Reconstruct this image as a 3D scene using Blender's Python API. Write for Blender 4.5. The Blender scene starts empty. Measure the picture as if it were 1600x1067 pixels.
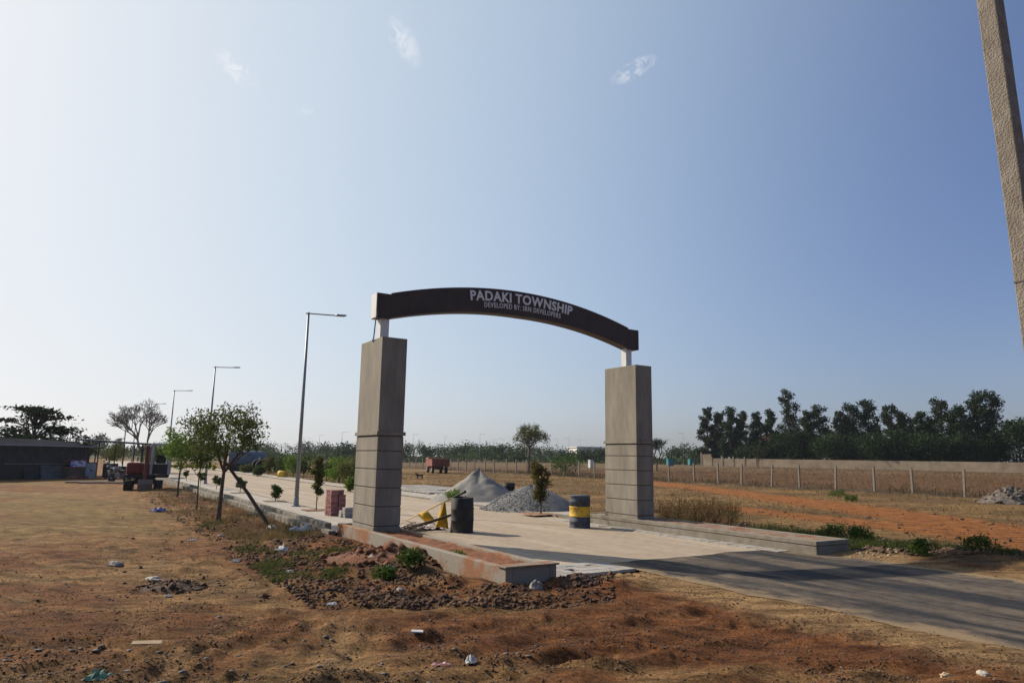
import bpy, math, random
import numpy as np
from mathutils import Vector, Matrix

# ------------------------------------------------------------------ camera, sky, sun
F_PX, CX, CY, PITCH, ROLL, CAM_H, AZ = 1084.11, 800.0, 533.5, .166, .0161, 1.88, .5591
scene = bpy.context.scene
col = scene.collection
cd = bpy.data.cameras.new('camera'); cam = bpy.data.objects.new('camera', cd); col.objects.link(cam)
cd.sensor_width = 36.0; cd.lens = 36.0 * F_PX / 1600.0; cd.clip_start = .1; cd.clip_end = 8000
cam.matrix_world = (Matrix.Translation((0, 0, CAM_H)) @ Matrix.Rotation(math.pi / 2 + PITCH, 4, 'X') @ Matrix.Rotation(ROLL, 4, 'Z'))
scene.camera = cam
SUN_AZ, SUN_EL = math.radians(61), math.radians(32)          # azimuth to the left of the view direction
world = bpy.data.worlds.new('World'); scene.world = world; world.use_nodes = True
wn, wl = world.node_tree.nodes, world.node_tree.links
wn.clear()
sky = wn.new('ShaderNodeTexSky'); sky.sky_type = 'NISHITA'; sky.sun_disc = False
sky.sun_elevation = SUN_EL; sky.sun_rotation = -SUN_AZ
sky.altitude = 300; sky.air_density = 1.0; sky.dust_density = 2.2; sky.ozone_density = 2.0
bg = wn.new('ShaderNodeBackground'); bg.inputs[1].default_value = .10
wo = wn.new('ShaderNodeOutputWorld')
wl.new(bg.outputs[0], wo.inputs[0])
def sky_clouds(src):
    """small torn wisps of cloud, each at its own bearing in the sky (azimuth, elevation, width, height, tilt, strength)"""
    tc = wn.new('ShaderNodeTexCoord')
    def vm(op, a, b):
        n = wn.new('ShaderNodeVectorMath'); n.operation = op; wl.new(a, n.inputs[0]); n.inputs[1].default_value = b; return n
    def ma(op, a, b, clamp=False):
        n = wn.new('ShaderNodeMath'); n.operation = op; n.use_clamp = clamp
        for i, v in enumerate((a, b)):
            if isinstance(v, (int, float)): n.inputs[i].default_value = v
            else: wl.new(v, n.inputs[i])
        return n.outputs[0]
    nz = wn.new('ShaderNodeTexNoise'); nz.inputs['Scale'].default_value = 52; nz.inputs['Detail'].default_value = 9; nz.inputs['Roughness'].default_value = .66; nz.inputs['Distortion'].default_value = 1.2
    wl.new(tc.outputs['Generated'], nz.inputs['Vector'])
    total = None
    for az, el, w, h, tilt, k in CLOUDS:
        az, el, tilt = math.radians(az), math.radians(el), math.radians(tilt)
        d = Vector((math.sin(az) * math.cos(el), math.cos(az) * math.cos(el), math.sin(el)))
        a = d.cross(Vector((0, 0, 1))).normalized(); b = a.cross(d)
        t1 = a * math.cos(tilt) + b * math.sin(tilt); t2 = b * math.cos(tilt) - a * math.sin(tilt)
        off = vm('SUBTRACT', tc.outputs['Generated'], d).outputs[0]
        u = vm('DOT_PRODUCT', off, t1 / w).outputs['Value']; v = vm('DOT_PRODUCT', off, t2 / h).outputs['Value']
        fwd = vm('DOT_PRODUCT', tc.outputs['Generated'], d).outputs['Value']
        r2 = ma('ADD', ma('MULTIPLY', u, u), ma('MULTIPLY', v, v)); body = ma('SUBTRACT', 1.0, r2, True)
        f = ma('MULTIPLY', ma('MULTIPLY', body, ma('MULTIPLY', ma('SUBTRACT', nz.outputs[0], .42), 4.5, True)), ma('MULTIPLY', ma('GREATER_THAN', fwd, .5), k))
        total = f if total is None else ma('ADD', total, f, True)
    mx = wn.new('ShaderNodeMixRGB'); wl.new(total, mx.inputs[0]); wl.new(src, mx.inputs[1]); mx.inputs[2].default_value = (7.2, 7.2, 7.4, 1)
    return mx.outputs[0]
CLOUDS = [(-23.5, 28.4, .036, .015, -32, .8), (-10.1, 32.3, .038, .018, -55, .5), (10.4, 30.6, .036, .0125, 24, .7), (-17.9, 26.4, .014, .006, 0, .35),
          (-75, 40, .05, .02, 15, .6), (60, 38, .045, .02, -20, .6), (110, 33, .04, .02, 30, .6), (170, 42, .05, .022, -10, .6), (-130, 35, .045, .02, 20, .6)]
def hazy(src):
    """dust in the air: a broad glow about the sun, and a soft shoulder so that it does not burn out"""
    tc = wn.new('ShaderNodeTexCoord'); K = .1275
    def ma(op, a, b=0.0):
        n = wn.new('ShaderNodeMath'); n.operation = op
        for i, v in enumerate((a, b)):
            if isinstance(v, (int, float)): n.inputs[i].default_value = v
            else: wl.new(v, n.inputs[i])
        return n.outputs[0]
    dn = wn.new('ShaderNodeVectorMath'); dn.operation = 'DOT_PRODUCT'; wl.new(tc.outputs['Generated'], dn.inputs[0])
    dn.inputs[1].default_value = (-math.sin(SUN_AZ) * math.cos(SUN_EL), math.cos(SUN_AZ) * math.cos(SUN_EL), math.sin(SUN_EL))
    glow = ma('MULTIPLY', ma('POWER', ma('MAXIMUM', dn.outputs['Value'], 0.0), 1.5), .63)
    sp = wn.new('ShaderNodeSeparateColor'); wl.new(src, sp.inputs[0]); cb = wn.new('ShaderNodeCombineColor')
    for i, (t, w) in enumerate(((.84, 1.0), (.86, 1.27), (1.13, 1.38))):
        x = ma('ADD', ma('MULTIPLY', sp.outputs[i], K * .96 * t), ma('MULTIPLY', glow, w))
        y = ma('DIVIDE', x, ma('SQRT', ma('ADD', ma('MULTIPLY', x, x), 1.0)))
        wl.new(ma('MULTIPLY', y, 1.0 / K), cb.inputs[i])
    return cb.outputs[0]
wl.new(sky_clouds(hazy(sky.outputs[0])), bg.inputs[0])
sd = bpy.data.lights.new('sun', 'SUN'); sd.energy = 5.0; sd.angle = math.radians(.55); sd.color = (1, .90, .75)
sun = bpy.data.objects.new('sun', sd); col.objects.link(sun)
SUN_DIR = Vector((-math.sin(SUN_AZ) * math.cos(SUN_EL), math.cos(SUN_AZ) * math.cos(SUN_EL), math.sin(SUN_EL)))
sun.rotation_euler = SUN_DIR.to_track_quat('Z', 'Y').to_euler()
scene.view_settings.view_transform = 'Standard'; scene.view_settings.look = 'None'
scene.view_settings.exposure = 0.35; scene.view_settings.gamma = 1
scene.view_settings.use_curve_mapping = False
scene.render.engine = 'CYCLES'
scene.cycles.use_denoising = True
scene.cycles.max_bounces = 6; scene.cycles.transparent_max_bounces = 8
scene.cycles.volume_bounces = 0

# ------------------------------------------------------------------ pixel -> place helpers
GV = (math.cos(AZ), math.sin(AZ)); RV = (-math.sin(AZ), math.cos(AZ))
OX, OY = -2.945, 15.547
def W(g, r, z=0.0): return Vector((OX + g * GV[0] + r * RV[0], OY + g * GV[1] + r * RV[1], z))
def rg(x, y):
    x = x - OX; y = y - OY
    return x * GV[0] + y * GV[1], x * RV[0] + y * RV[1]
def ray(px, py):
    u, v = px - CX, py - CY; c, s = math.cos(ROLL), math.sin(ROLL)
    a = u * c + v * s; b = u * s - v * c
    return a, F_PX * math.cos(PITCH) - b * math.sin(PITCH), F_PX * math.sin(PITCH) + b * math.cos(PITCH)
def at(px, py, z=0.0):
    d = ray(px, py); t = (z - CAM_H) / d[2]
    return Vector((d[0] * t, d[1] * t, z))
def at_depth(px, py, Y):
    d = ray(px, py); t = Y / d[1]
    return Vector((d[0] * t, Y, CAM_H + d[2] * t))
def on_r(px, py, rp):
    d = ray(px, py)
    t = (rp + OX * RV[0] + OY * RV[1]) / (d[0] * RV[0] + d[1] * RV[1])
    return rg(d[0] * t, d[1] * t)[0], CAM_H + d[2] * t
def on_line(px, ax, ay, bx, by):          # where the view direction of a column meets a line on the ground
    d = ray(px, 715); ex, ey = bx - ax, by - ay
    k = (d[0] * ay - d[1] * ax) / (d[1] * ex - d[0] * ey)
    return ax + ex * k, ay + ey * k

# ------------------------------------------------------------------ numpy noise and the lie of the land
def _hash(ix, iy, s):
    n = (ix.astype(np.int64) * 374761393 + iy.astype(np.int64) * 668265263 + s * 974634777) & 0xffffffff
    n = ((n ^ (n >> 13)) * 1274126177) & 0xffffffff
    return ((n ^ (n >> 16)) & 0xffff) / 65535.0
def vn(x, y, s=0):
    x = np.asarray(x, float); y = np.asarray(y, float)
    ix, iy = np.floor(x), np.floor(y); fx, fy = x - ix, y - iy
    fx = fx * fx * (3 - 2 * fx); fy = fy * fy * (3 - 2 * fy)
    a = _hash(ix, iy, s); b = _hash(ix + 1, iy, s); c = _hash(ix, iy + 1, s); d = _hash(ix + 1, iy + 1, s)
    return (a + (b - a) * fx) * (1 - fy) + (c + (d - c) * fx) * fy
def fbm(x, y, o=4, s=0):
    t = 0; a = .5; x = np.asarray(x, float); y = np.asarray(y, float)
    for i in range(o):
        t = t + a * vn(x, y, s + i * 17); x, y, a = x * 2.03 + 5.1, y * 2.03 + 1.7, a * .5
    return t / (1 - .5 ** o)
def sst(e0, e1, x):
    t = np.clip((np.asarray(x, float) - e0) / (e1 - e0), 0, 1); return t * t * (3 - 2 * t)
def seg_dist(x, y, pts):
    best = np.full(np.shape(x), 1e9)
    for (ax, ay), (bx, by) in zip(pts[:-1], pts[1:]):
        ex, ey = bx - ax, by - ay; L = ex * ex + ey * ey
        k = np.clip(((x - ax) * ex + (y - ay) * ey) / L, 0, 1)
        best = np.minimum(best, np.hypot(x - ax - k * ex, y - ay - k * ey))
    return best
TRACK1 = [tuple(at(*p)[:2]) for p in ((960, 747), (1030, 755), (1200, 776), (1400, 803), (1600, 835), (1900, 880))]
TRACK2 = [tuple(at(*p)[:2]) for p in ((1120, 792), (1250, 806), (1420, 824), (1600, 850), (1900, 905))]

RUTS = [(-2.0, -30.0, 37.2), (-2.0, -30.0, 38.8), (-24.0, -6.0, 24.5), (-24.0, -6.0, 26.1), (9.0, -14.0, 22.6), (9.0, -14.0, 24.2), (-34.0, 8.0, 31.0), (-34.0, 8.0, 32.6)]
def road_mask(g, r):      # 1 where a laid surface covers the soil
    e = .12
    road = sst(-.42, -.28, g) * (1 - sst(9.35, 9.5, g)) * sst(-5.0, -4.85, r) * (1 - sst(150, 151, r))
    road = np.maximum(road, sst(.1, .25, g) * (1 - sst(8.3, 8.45, g)) * sst(-5.5, -5.35, r) * (1 - sst(0, 1, r)))
    asph = sst(3.15, 3.35, g) * (1 - sst(7.65, 7.8, g)) * (1 - sst(-4.7, -4.5, r))
    return np.maximum(road, asph)
def land(x, y):
    x = np.asarray(x, float); y = np.asarray(y, float)
    g, r = rg(x, y); d = np.hypot(x, y)
    near = 1 - sst(25, 60, d)
    h = .07 * (fbm(x / 2.2, y / 2.2, 4, 3) - .5) + near * .035 * (fbm(x / .35, y / .35, 3, 9) - .5)
    u = x * .79 + y * .61; v = -x * .61 + y * .79          # furrows left by machines, by the asphalt
    m1 = sst(-3.5, 0, x) * (1 - sst(10.3, 11.6, y - .35 * x)) * (1 - sst(1.6, 2.4, g)) * (1 - sst(12, 15, d))
    h = h + m1 * .065 * (np.sin(v * 9 + 5 * fbm(u / 1.6, v / .9, 3, 21)) * .5 + .6 * (fbm(u / .9, v / .16, 3, 5) - .5)) * (.4 + fbm(u / 1.2, v / 1.2, 2, 8))
    m2 = (1 - sst(-2, 1, x)) * (1 - sst(13, 20, d))
    h = h + m2 * .03 * (fbm(x / 1.6, y / .22, 3, 33) - .5) + m2 * .018 * np.sin(x * 16 + 6 * fbm(x / .8, y / .5, 2, 40)) * sst(.5, .62, fbm(x / 2.5, y / .9, 2, 44))
    berm = sst(-3.2, -1.5, g) * (1 - sst(-.75, -.45, g)) * sst(-7.0, -5.2, r) * (1 - sst(24, 34, r))
    berm = np.maximum(berm, sst(-1.6, -.7, g) * (1 - sst(1.7, 2.6, g)) * sst(-7.0, -6.3, r) * (1 - sst(-5.75, -5.62, r)))
    h = h + berm * (.03 + .22 * (fbm(x / .8, y / .8, 4, 60) - .35) + .08 * (fbm(x / .2, y / .2, 2, 61) - .5))
    h = h + (np.exp(-((g + .5) / .38) ** 2) * sst(-6.2, -5.4, r) * (1 - sst(1.2, 2.4, r)) * .09 + sst(-.9, -.2, g) * (1 - sst(1.0, 1.6, g)) * sst(-6.9, -6.0, r) * (1 - sst(-5.70, -5.64, r)) * .0) * (.5 + fbm(x / .5, y / .5, 3, 63))
    h = h + sst(7.6, 8.1, g) * (1 - sst(9.2, 9.9, g)) * sst(-7.2, -5.9, r) * (1 - sst(-5.50, -5.42, r)) * .07
    open_lot = (1 - sst(-3.4, -2.4, g)) + sst(-2.4, -2.2, g) * (1 - sst(1.2, 2.0, g)) * (1 - sst(-8.4, -7.4, r))
    for k_, (cx_, cy_, R_) in enumerate(RUTS):
        q = np.hypot(x - cx_, y - cy_) - R_ + .35 * (fbm(x / 2.5, y / 2.5, 2, 170 + k_ // 2) - .5); th_ = np.arctan2(y - cy_, x - cx_) * R_
        mk = open_lot * near * (.25 + .75 * sst(.38, .58, fbm(x / 1.8, y / 1.8, 2, 180 + k_)))
        h = h + mk * (-.035 * np.exp(-(q / .13) ** 2) + .022 * np.exp(-((np.abs(q) - .21) / .07) ** 2) + .009 * np.sin(th_ * 26 + q * 14) * np.exp(-(q / .14) ** 2))
    rb = sst(8.6, 9.2, g) * (1 - sst(11.0, 12.2, g)) * sst(-12, -9, r) * (1 - sst(-1, 3, r))
    h = h + rb * (.01 + .11 * (fbm(x / .9, y / .9, 4, 70) - .35))
    h = h + (sst(38.5, 40, g) * (1 - sst(41, 44, g))) * .25 * fbm(x / 3, y / 3, 3, 80)
    h = h + .8 * sst(44, 105, g) * (1 - sst(140, 260, r))
    nn = 1 - sst(14, 30, d)
    h = h + nn * .05 * np.maximum(0, fbm(x / .22, y / .22, 3, 90) - .56) * 3 * (.3 + sst(.4, .65, fbm(x / 1.3, y / .9, 2, 92)))      # broken crust
    h = h - nn * .03 * np.abs(fbm(x / .5, y / .3, 3, 95) - .5) * 2
    tr = np.minimum(seg_dist(x, y, TRACK1), seg_dist(x, y, TRACK2))
    h = h * (1 - .6 * (1 - sst(.6, 1.8, tr)) * sst(9, 11, g))
    pl = sst(-.12, -.04, g) * (1 - sst(.66, .74, g)) * sst(-5.70, -5.62, r) * (1 - sst(1.85, 1.92, r))
    k = np.maximum(road_mask(g, r), pl)
    edge = sst(2.0, 2.9, g) * (1 - sst(7.8, 9, g)) * (1 - sst(-4, -3, r))
    h = h * (1 - .85 * edge) - .001 * edge
    return h * (1 - k) - .10 * k
def lz(p): return float(land(np.array([p[0]]), np.array([p[1]]))[0])
def gp(px, py, dz=0.0):                    # pixel -> point on the real relief
    p = at(px, py)
    for _ in range(4): p = at(px, py, lz(p))
    p.z += dz; return p

# ------------------------------------------------------------------ materials
MATS = {}
def mat(name, c, c2=None, scale=6.0, rough=.85, bump=0.0, bscale=None, metal=0.0, stretch=(1, 1, 1), lo=.35, hi=.65, spec=.3, detail=6):
    if name in MATS: return MATS[name]
    m = bpy.data.materials.new(name); m.use_nodes = True; n, l = m.node_tree.nodes, m.node_tree.links
    b = n['Principled BSDF']; b.inputs['Roughness'].default_value = rough; b.inputs['Metallic'].default_value = metal
    b.inputs['Specular IOR Level'].default_value = spec
    tc = n.new('ShaderNodeNewGeometry'); mp = n.new('ShaderNodeMapping'); mp.inputs['Scale'].default_value = stretch
    l.new(tc.outputs['Position'], mp.inputs[0])
    if c2 is None: c2 = tuple(v * .75 for v in c)
    no = n.new('ShaderNodeTexNoise'); no.inputs['Scale'].default_value = scale; no.inputs['Detail'].default_value = detail; no.inputs['Roughness'].default_value = .62
    l.new(mp.outputs[0], no.inputs['Vector'])
    cr = n.new('ShaderNodeValToRGB'); cr.color_ramp.elements[0].position = lo; cr.color_ramp.elements[1].position = hi
    cr.color_ramp.elements[0].color = (*c2, 1); cr.color_ramp.elements[1].color = (*c, 1)
    l.new(no.outputs[0], cr.inputs[0]); l.new(cr.outputs[0], b.inputs['Base Color'])
    if bump:
        n2 = n.new('ShaderNodeTexNoise'); n2.inputs['Scale'].default_value = bscale or scale * 5; n2.inputs['Detail'].default_value = 5
        l.new(mp.outputs[0], n2.inputs['Vector'])
        bp = n.new('ShaderNodeBump'); bp.inputs['Strength'].default_value = bump; bp.inputs['Distance'].default_value = .02
        l.new(n2.outputs[0], bp.inputs['Height']); l.new(bp.outputs[0], b.inputs['Normal'])
    MATS[name] = m; return m
def leaf_mat(name, c, c2, trans=.35, scale=1.5):
    if name in MATS: return MATS[name]
    m = bpy.data.materials.new(name); m.use_nodes = True; n, l = m.node_tree.nodes, m.node_tree.links
    b = n['Principled BSDF']; b.inputs['Roughness'].default_value = .8; b.inputs['Specular IOR Level'].default_value = .06
    tc = n.new('ShaderNodeTexCoord'); no = n.new('ShaderNodeTexNoise'); no.inputs['Scale'].default_value = scale; no.inputs['Detail'].default_value = 8
    no.inputs['Roughness'].default_value = .8
    l.new(tc.outputs['Object'], no.inputs['Vector'])
    cr = n.new('ShaderNodeValToRGB'); cr.color_ramp.elements[0].position = .36; cr.color_ramp.elements[1].position = .64
    cr.color_ramp.elements[0].color = (*c2, 1); cr.color_ramp.elements[1].color = (*c, 1)
    l.new(no.outputs[0], cr.inputs[0]); l.new(cr.outputs[0], b.inputs['Base Color'])
    t = n.new('ShaderNodeBsdfTranslucent'); l.new(cr.outputs[0], t.inputs[0])
    mx = n.new('ShaderNodeMixShader'); mx.inputs[0].default_value = trans
    l.new(b.outputs[0], mx.inputs[1]); l.new(t.outputs[0], mx.inputs[2]); l.new(mx.outputs[0], n['Material Output'].inputs[0])
    MATS[name] = m; return m
def soil_mat():
    m = bpy.data.materials.new('soil'); m.use_nodes = True; n, l = m.node_tree.nodes, m.node_tree.links
    b = n['Principled BSDF']; b.inputs['Roughness'].default_value = .95; b.inputs['Specular IOR Level'].default_value = .12
    at_ = n.new('ShaderNodeAttribute'); at_.attribute_name = 'soil'
    tc = n.new('ShaderNodeTexCoord')
    def noise(s, d=8, r=.65, st=None):
        o = n.new('ShaderNodeTexNoise'); o.inputs['Scale'].default_value = s; o.inputs['Detail'].default_value = d; o.inputs['Roughness'].default_value = r
        if st:
            mp = n.new('ShaderNodeMapping'); mp.inputs['Scale'].default_value = st; l.new(tc.outputs['Object'], mp.inputs[0]); l.new(mp.outputs[0], o.inputs['Vector'])
        else: l.new(tc.outputs['Object'], o.inputs['Vector'])
        return o
    def ramp(src, p0, c0, p1, c1):
        r = n.new('ShaderNodeValToRGB'); e = r.color_ramp.elements; e[0].position = p0; e[1].position = p1; e[0].color = (*c0, 1); e[1].color = (*c1, 1)
        l.new(src, r.inputs[0]); return r
    def mix(mode, fac, a, bb):
        x = n.new('ShaderNodeMixRGB'); x.blend_type = mode
        if isinstance(fac, float): x.inputs[0].default_value = fac
        else: l.new(fac, x.inputs[0])
        l.new(a, x.inputs[1])
        if isinstance(bb, tuple): x.inputs[2].default_value = (*bb, 1)
        else: l.new(bb, x.inputs[2])
        return x.outputs[0]
    a = ramp(noise(2.1, 12, .72, (.8, 1.9, 1)).outputs[0], .38, (.36, .31, .28), .64, (1.5, 1.46, 1.38)).outputs[0]
    c = mix('MULTIPLY', 1.0, at_.outputs['Color'], a)
    c = mix('MULTIPLY', 1.0, c, ramp(noise(30, 10, .9).outputs[0], .40, (.25, .22, .20), .60, (1.5, 1.47, 1.42)).outputs[0])
    c = mix('MIX', ramp(noise(3.2, 12, .75, (.7, 2.6, 1)).outputs[0], .56, (0, 0, 0), .70, (.6, .6, .6)).outputs[0], c, (.29, .185, .085))     # straw-coloured dust
    v = n.new('ShaderNodeTexVoronoi'); v.inputs['Scale'].default_value = 19; l.new(tc.outputs['Object'], v.inputs['Vector'])
    c = mix('MIX', ramp(v.outputs['Distance'], .10, (.8, .8, .8), .2, (0, 0, 0)).outputs[0], c, (.075, .058, .050))                        # small chips
    l.new(c, b.inputs['Base Color'])
    bp = n.new('ShaderNodeBump'); bp.inputs['Strength'].default_value = 1.0; bp.inputs['Distance'].default_value = .075
    l.new(noise(16, 12, .82).outputs[0], bp.inputs['Height'])
    l.new(bp.outputs[0], b.inputs['Normal']); return m
def streak_mat(name, c1, c2, c3, rough=.9, s1=.5, bumpd=.004, k=(.48, .62), st=(3.2, .22, 1), grit=90, mott=.35):
    """A laid surface with dust or wear drawn out along its length."""
    m = bpy.data.materials.new(name); m.use_nodes = True; n, l = m.node_tree.nodes, m.node_tree.links
    b = n['Principled BSDF']; b.inputs['Roughness'].default_value = rough; b.inputs['Specular IOR Level'].default_value = .2
    tc = n.new('ShaderNodeTexCoord'); mp = n.new('ShaderNodeMapping'); mp.inputs['Scale'].default_value = st
    l.new(tc.outputs['Object'], mp.inputs[0])
    def noise(s, v, d=8):
        o = n.new('ShaderNodeTexNoise'); o.inputs['Scale'].default_value = s; o.inputs['Detail'].default_value = d; o.inputs['Roughness'].default_value = .65
        l.new(v, o.inputs['Vector']); return o.outputs[0]
    def ramp(src, p0, c0, p1, c_):
        r = n.new('ShaderNodeValToRGB'); e = r.color_ramp.elements; e[0].position = p0; e[1].position = p1; e[0].color = (*c0, 1); e[1].color = (*c_, 1)
        l.new(src, r.inputs[0]); return r.outputs[0]
    x = n.new('ShaderNodeMixRGB'); l.new(ramp(noise(s1, mp.outputs[0]), k[0], (0, 0, 0), k[1], (1, 1, 1)), x.inputs[0])
    x.inputs[1].default_value = (*c1, 1); x.inputs[2].default_value = (*c2, 1)
    y = n.new('ShaderNodeMixRGB'); l.new(ramp(noise(.9, tc.outputs['Object']), .52, (0, 0, 0), .72, (.7, .7, .7)), y.inputs[0])
    l.new(x.outputs[0], y.inputs[1]); y.inputs[2].default_value = (*c3, 1)
    z = n.new('ShaderNodeMixRGB'); z.blend_type = 'MULTIPLY'; z.inputs[0].default_value = 1
    w = n.new('ShaderNodeMixRGB'); w.blend_type = 'MULTIPLY'; w.inputs[0].default_value = mott
    l.new(y.outputs[0], w.inputs[1]); l.new(ramp(noise(4.5, tc.outputs['Object'], 12), .34, (.62, .61, .60), .66, (1.32, 1.31, 1.29)), w.inputs[2])
    l.new(w.outputs[0], z.inputs[1]); l.new(ramp(noise(grit, tc.outputs['Object'], 3), .3, (.7, .7, .7), .7, (1.2, 1.2, 1.2)), z.inputs[2])
    l.new(z.outputs[0], b.inputs['Base Color'])
    bp = n.new('ShaderNodeBump'); bp.inputs['Strength'].default_value = .7; bp.inputs['Distance'].default_value = bumpd
    l.new(noise(grit * .8, tc.outputs['Object'], 4), bp.inputs['Height']); l.new(bp.outputs[0], b.inputs['Normal'])
    return m

# ------------------------------------------------------------------ mesh building
class MB:
    def __init__(s): s.v, s.f = [], []
    def add(s, vs, fs, M=None):
        o = len(s.v)
        s.v += [tuple(M @ Vector(p)) if M else tuple(p) for p in vs]
        s.f += [tuple(i + o for i in f) for f in fs]; return s
    def box(s, x0, x1, y0, y1, z0, z1, M=None):
        return s.add([(x0, y0, z0), (x1, y0, z0), (x1, y1, z0), (x0, y1, z0), (x0, y0, z1), (x1, y0, z1), (x1, y1, z1), (x0, y1, z1)],
                     [(0, 3, 2, 1), (4, 5, 6, 7), (0, 1, 5, 4), (1, 2, 6, 5), (2, 3, 7, 6), (3, 0, 4, 7)], M)
    def tube(s, pts, rad, n=8, M=None, cap=True):
        pts = [Vector(p) for p in pts]; vs, fs = [], []
        if not isinstance(rad, (list, tuple)): rad = [rad] * len(pts)
        for i, p in enumerate(pts):
            d = (pts[min(i + 1, len(pts) - 1)] - pts[max(i - 1, 0)]).normalized()
            a = d.cross(Vector((0, 0, 1)) if abs(d.z) < .95 else Vector((1, 0, 0))).normalized(); b = d.cross(a)
            for k in range(n):
                t = 2 * math.pi * k / n; vs.append(p + (a * math.cos(t) + b * math.sin(t)) * rad[i])
        for i in range(len(pts) - 1):
            for k in range(n):
                fs.append((i * n + k, i * n + (k + 1) % n, (i + 1) * n + (k + 1) % n, (i + 1) * n + k))
        if cap: fs += [tuple(range(n - 1, -1, -1)), tuple(range((len(pts) - 1) * n, len(pts) * n))]
        return s.add(vs, fs, M)
    def lathe(s, prof, n=20, M=None, wob=None):
        vs, fs = [], []
        for i, (r_, z) in enumerate(prof):
            for k in range(n):
                t = 2 * math.pi * k / n; q = r_ * (wob(t, z) if wob else 1)
                vs.append((q * math.cos(t), q * math.sin(t), z))
        for i in range(len(prof) - 1):
            for k in range(n): fs.append((i * n + k, i * n + (k + 1) % n, (i + 1) * n + (k + 1) % n, (i + 1) * n + k))
        fs += [tuple(range(n - 1, -1, -1)), tuple(range((len(prof) - 1) * n, len(prof) * n))]
        return s.add(vs, fs, M)
    def prism(s, poly, y0, y1, M=None):          # polygon in x,z drawn out along y
        n = len(poly); vs = [(x, y0, z) for x, z in poly] + [(x, y1, z) for x, z in poly]
        fs = [tuple(range(n)), tuple(range(2 * n - 1, n - 1, -1))] + [(i, i + n, (i + 1) % n + n, (i + 1) % n) for i in range(n)]
        return s.add(vs, fs, M)
    def mesh(s, name):
        m = bpy.data.meshes.new(name); m.from_pydata(s.v, [], s.f); m.update(); return m
    def build(s, name, material, parent=None, smooth=False, bevel=0.0):
        me = s.mesh(name); me.materials.append(material)
        if smooth:
            for p in me.polygons: p.use_smooth = True
        return link(name, me, parent, bevel)
def link(name, me, parent=None, bevel=0.0):
    o = bpy.data.objects.new(name, me); col.objects.link(o); o.parent = parent
    if bevel:
        b = o.modifiers.new('bevel', 'BEVEL'); b.width = bevel; b.segments = 2; b.limit_method = 'ANGLE'
    return o
def np_mesh(name, V, Q, material, parent=None, cols=None):
    """V (n,3), Q (m,k) arrays -> one mesh object"""
    me = bpy.data.meshes.new(name); k = Q.shape[1]
    me.vertices.add(len(V)); me.vertices.foreach_set('co', V.astype(np.float32).ravel())
    me.loops.add(Q.size); me.loops.foreach_set('vertex_index', Q.astype(np.int32).ravel())
    me.polygons.add(len(Q)); me.polygons.foreach_set('loop_start', np.arange(0, Q.size, k, dtype=np.int32))
    me.update(calc_edges=True); me.validate()
    if material: me.materials.append(material)
    return link(name, me, parent)
def tag(o, label, cat, group=None):
    o['label'] = label; o['category'] = cat
    if group: o['group'] = group
    return o
def thing(name, label, cat, loc=(0, 0, 0), rz=0.0, group=None):
    o = bpy.data.objects.new(name, None); col.objects.link(o); o.location = loc; o.rotation_euler = (0, 0, rz); o.empty_display_size = .2
    return tag(o, label, cat, group)
def kind(o, k): o['kind'] = k; return o
def copy_tree(o, parent=None):
    c = o.copy(); col.objects.link(c); c.parent = parent
    for ch in list(o.children): copy_tree(ch, c)
    return c
rnd = random.Random(7)

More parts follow.
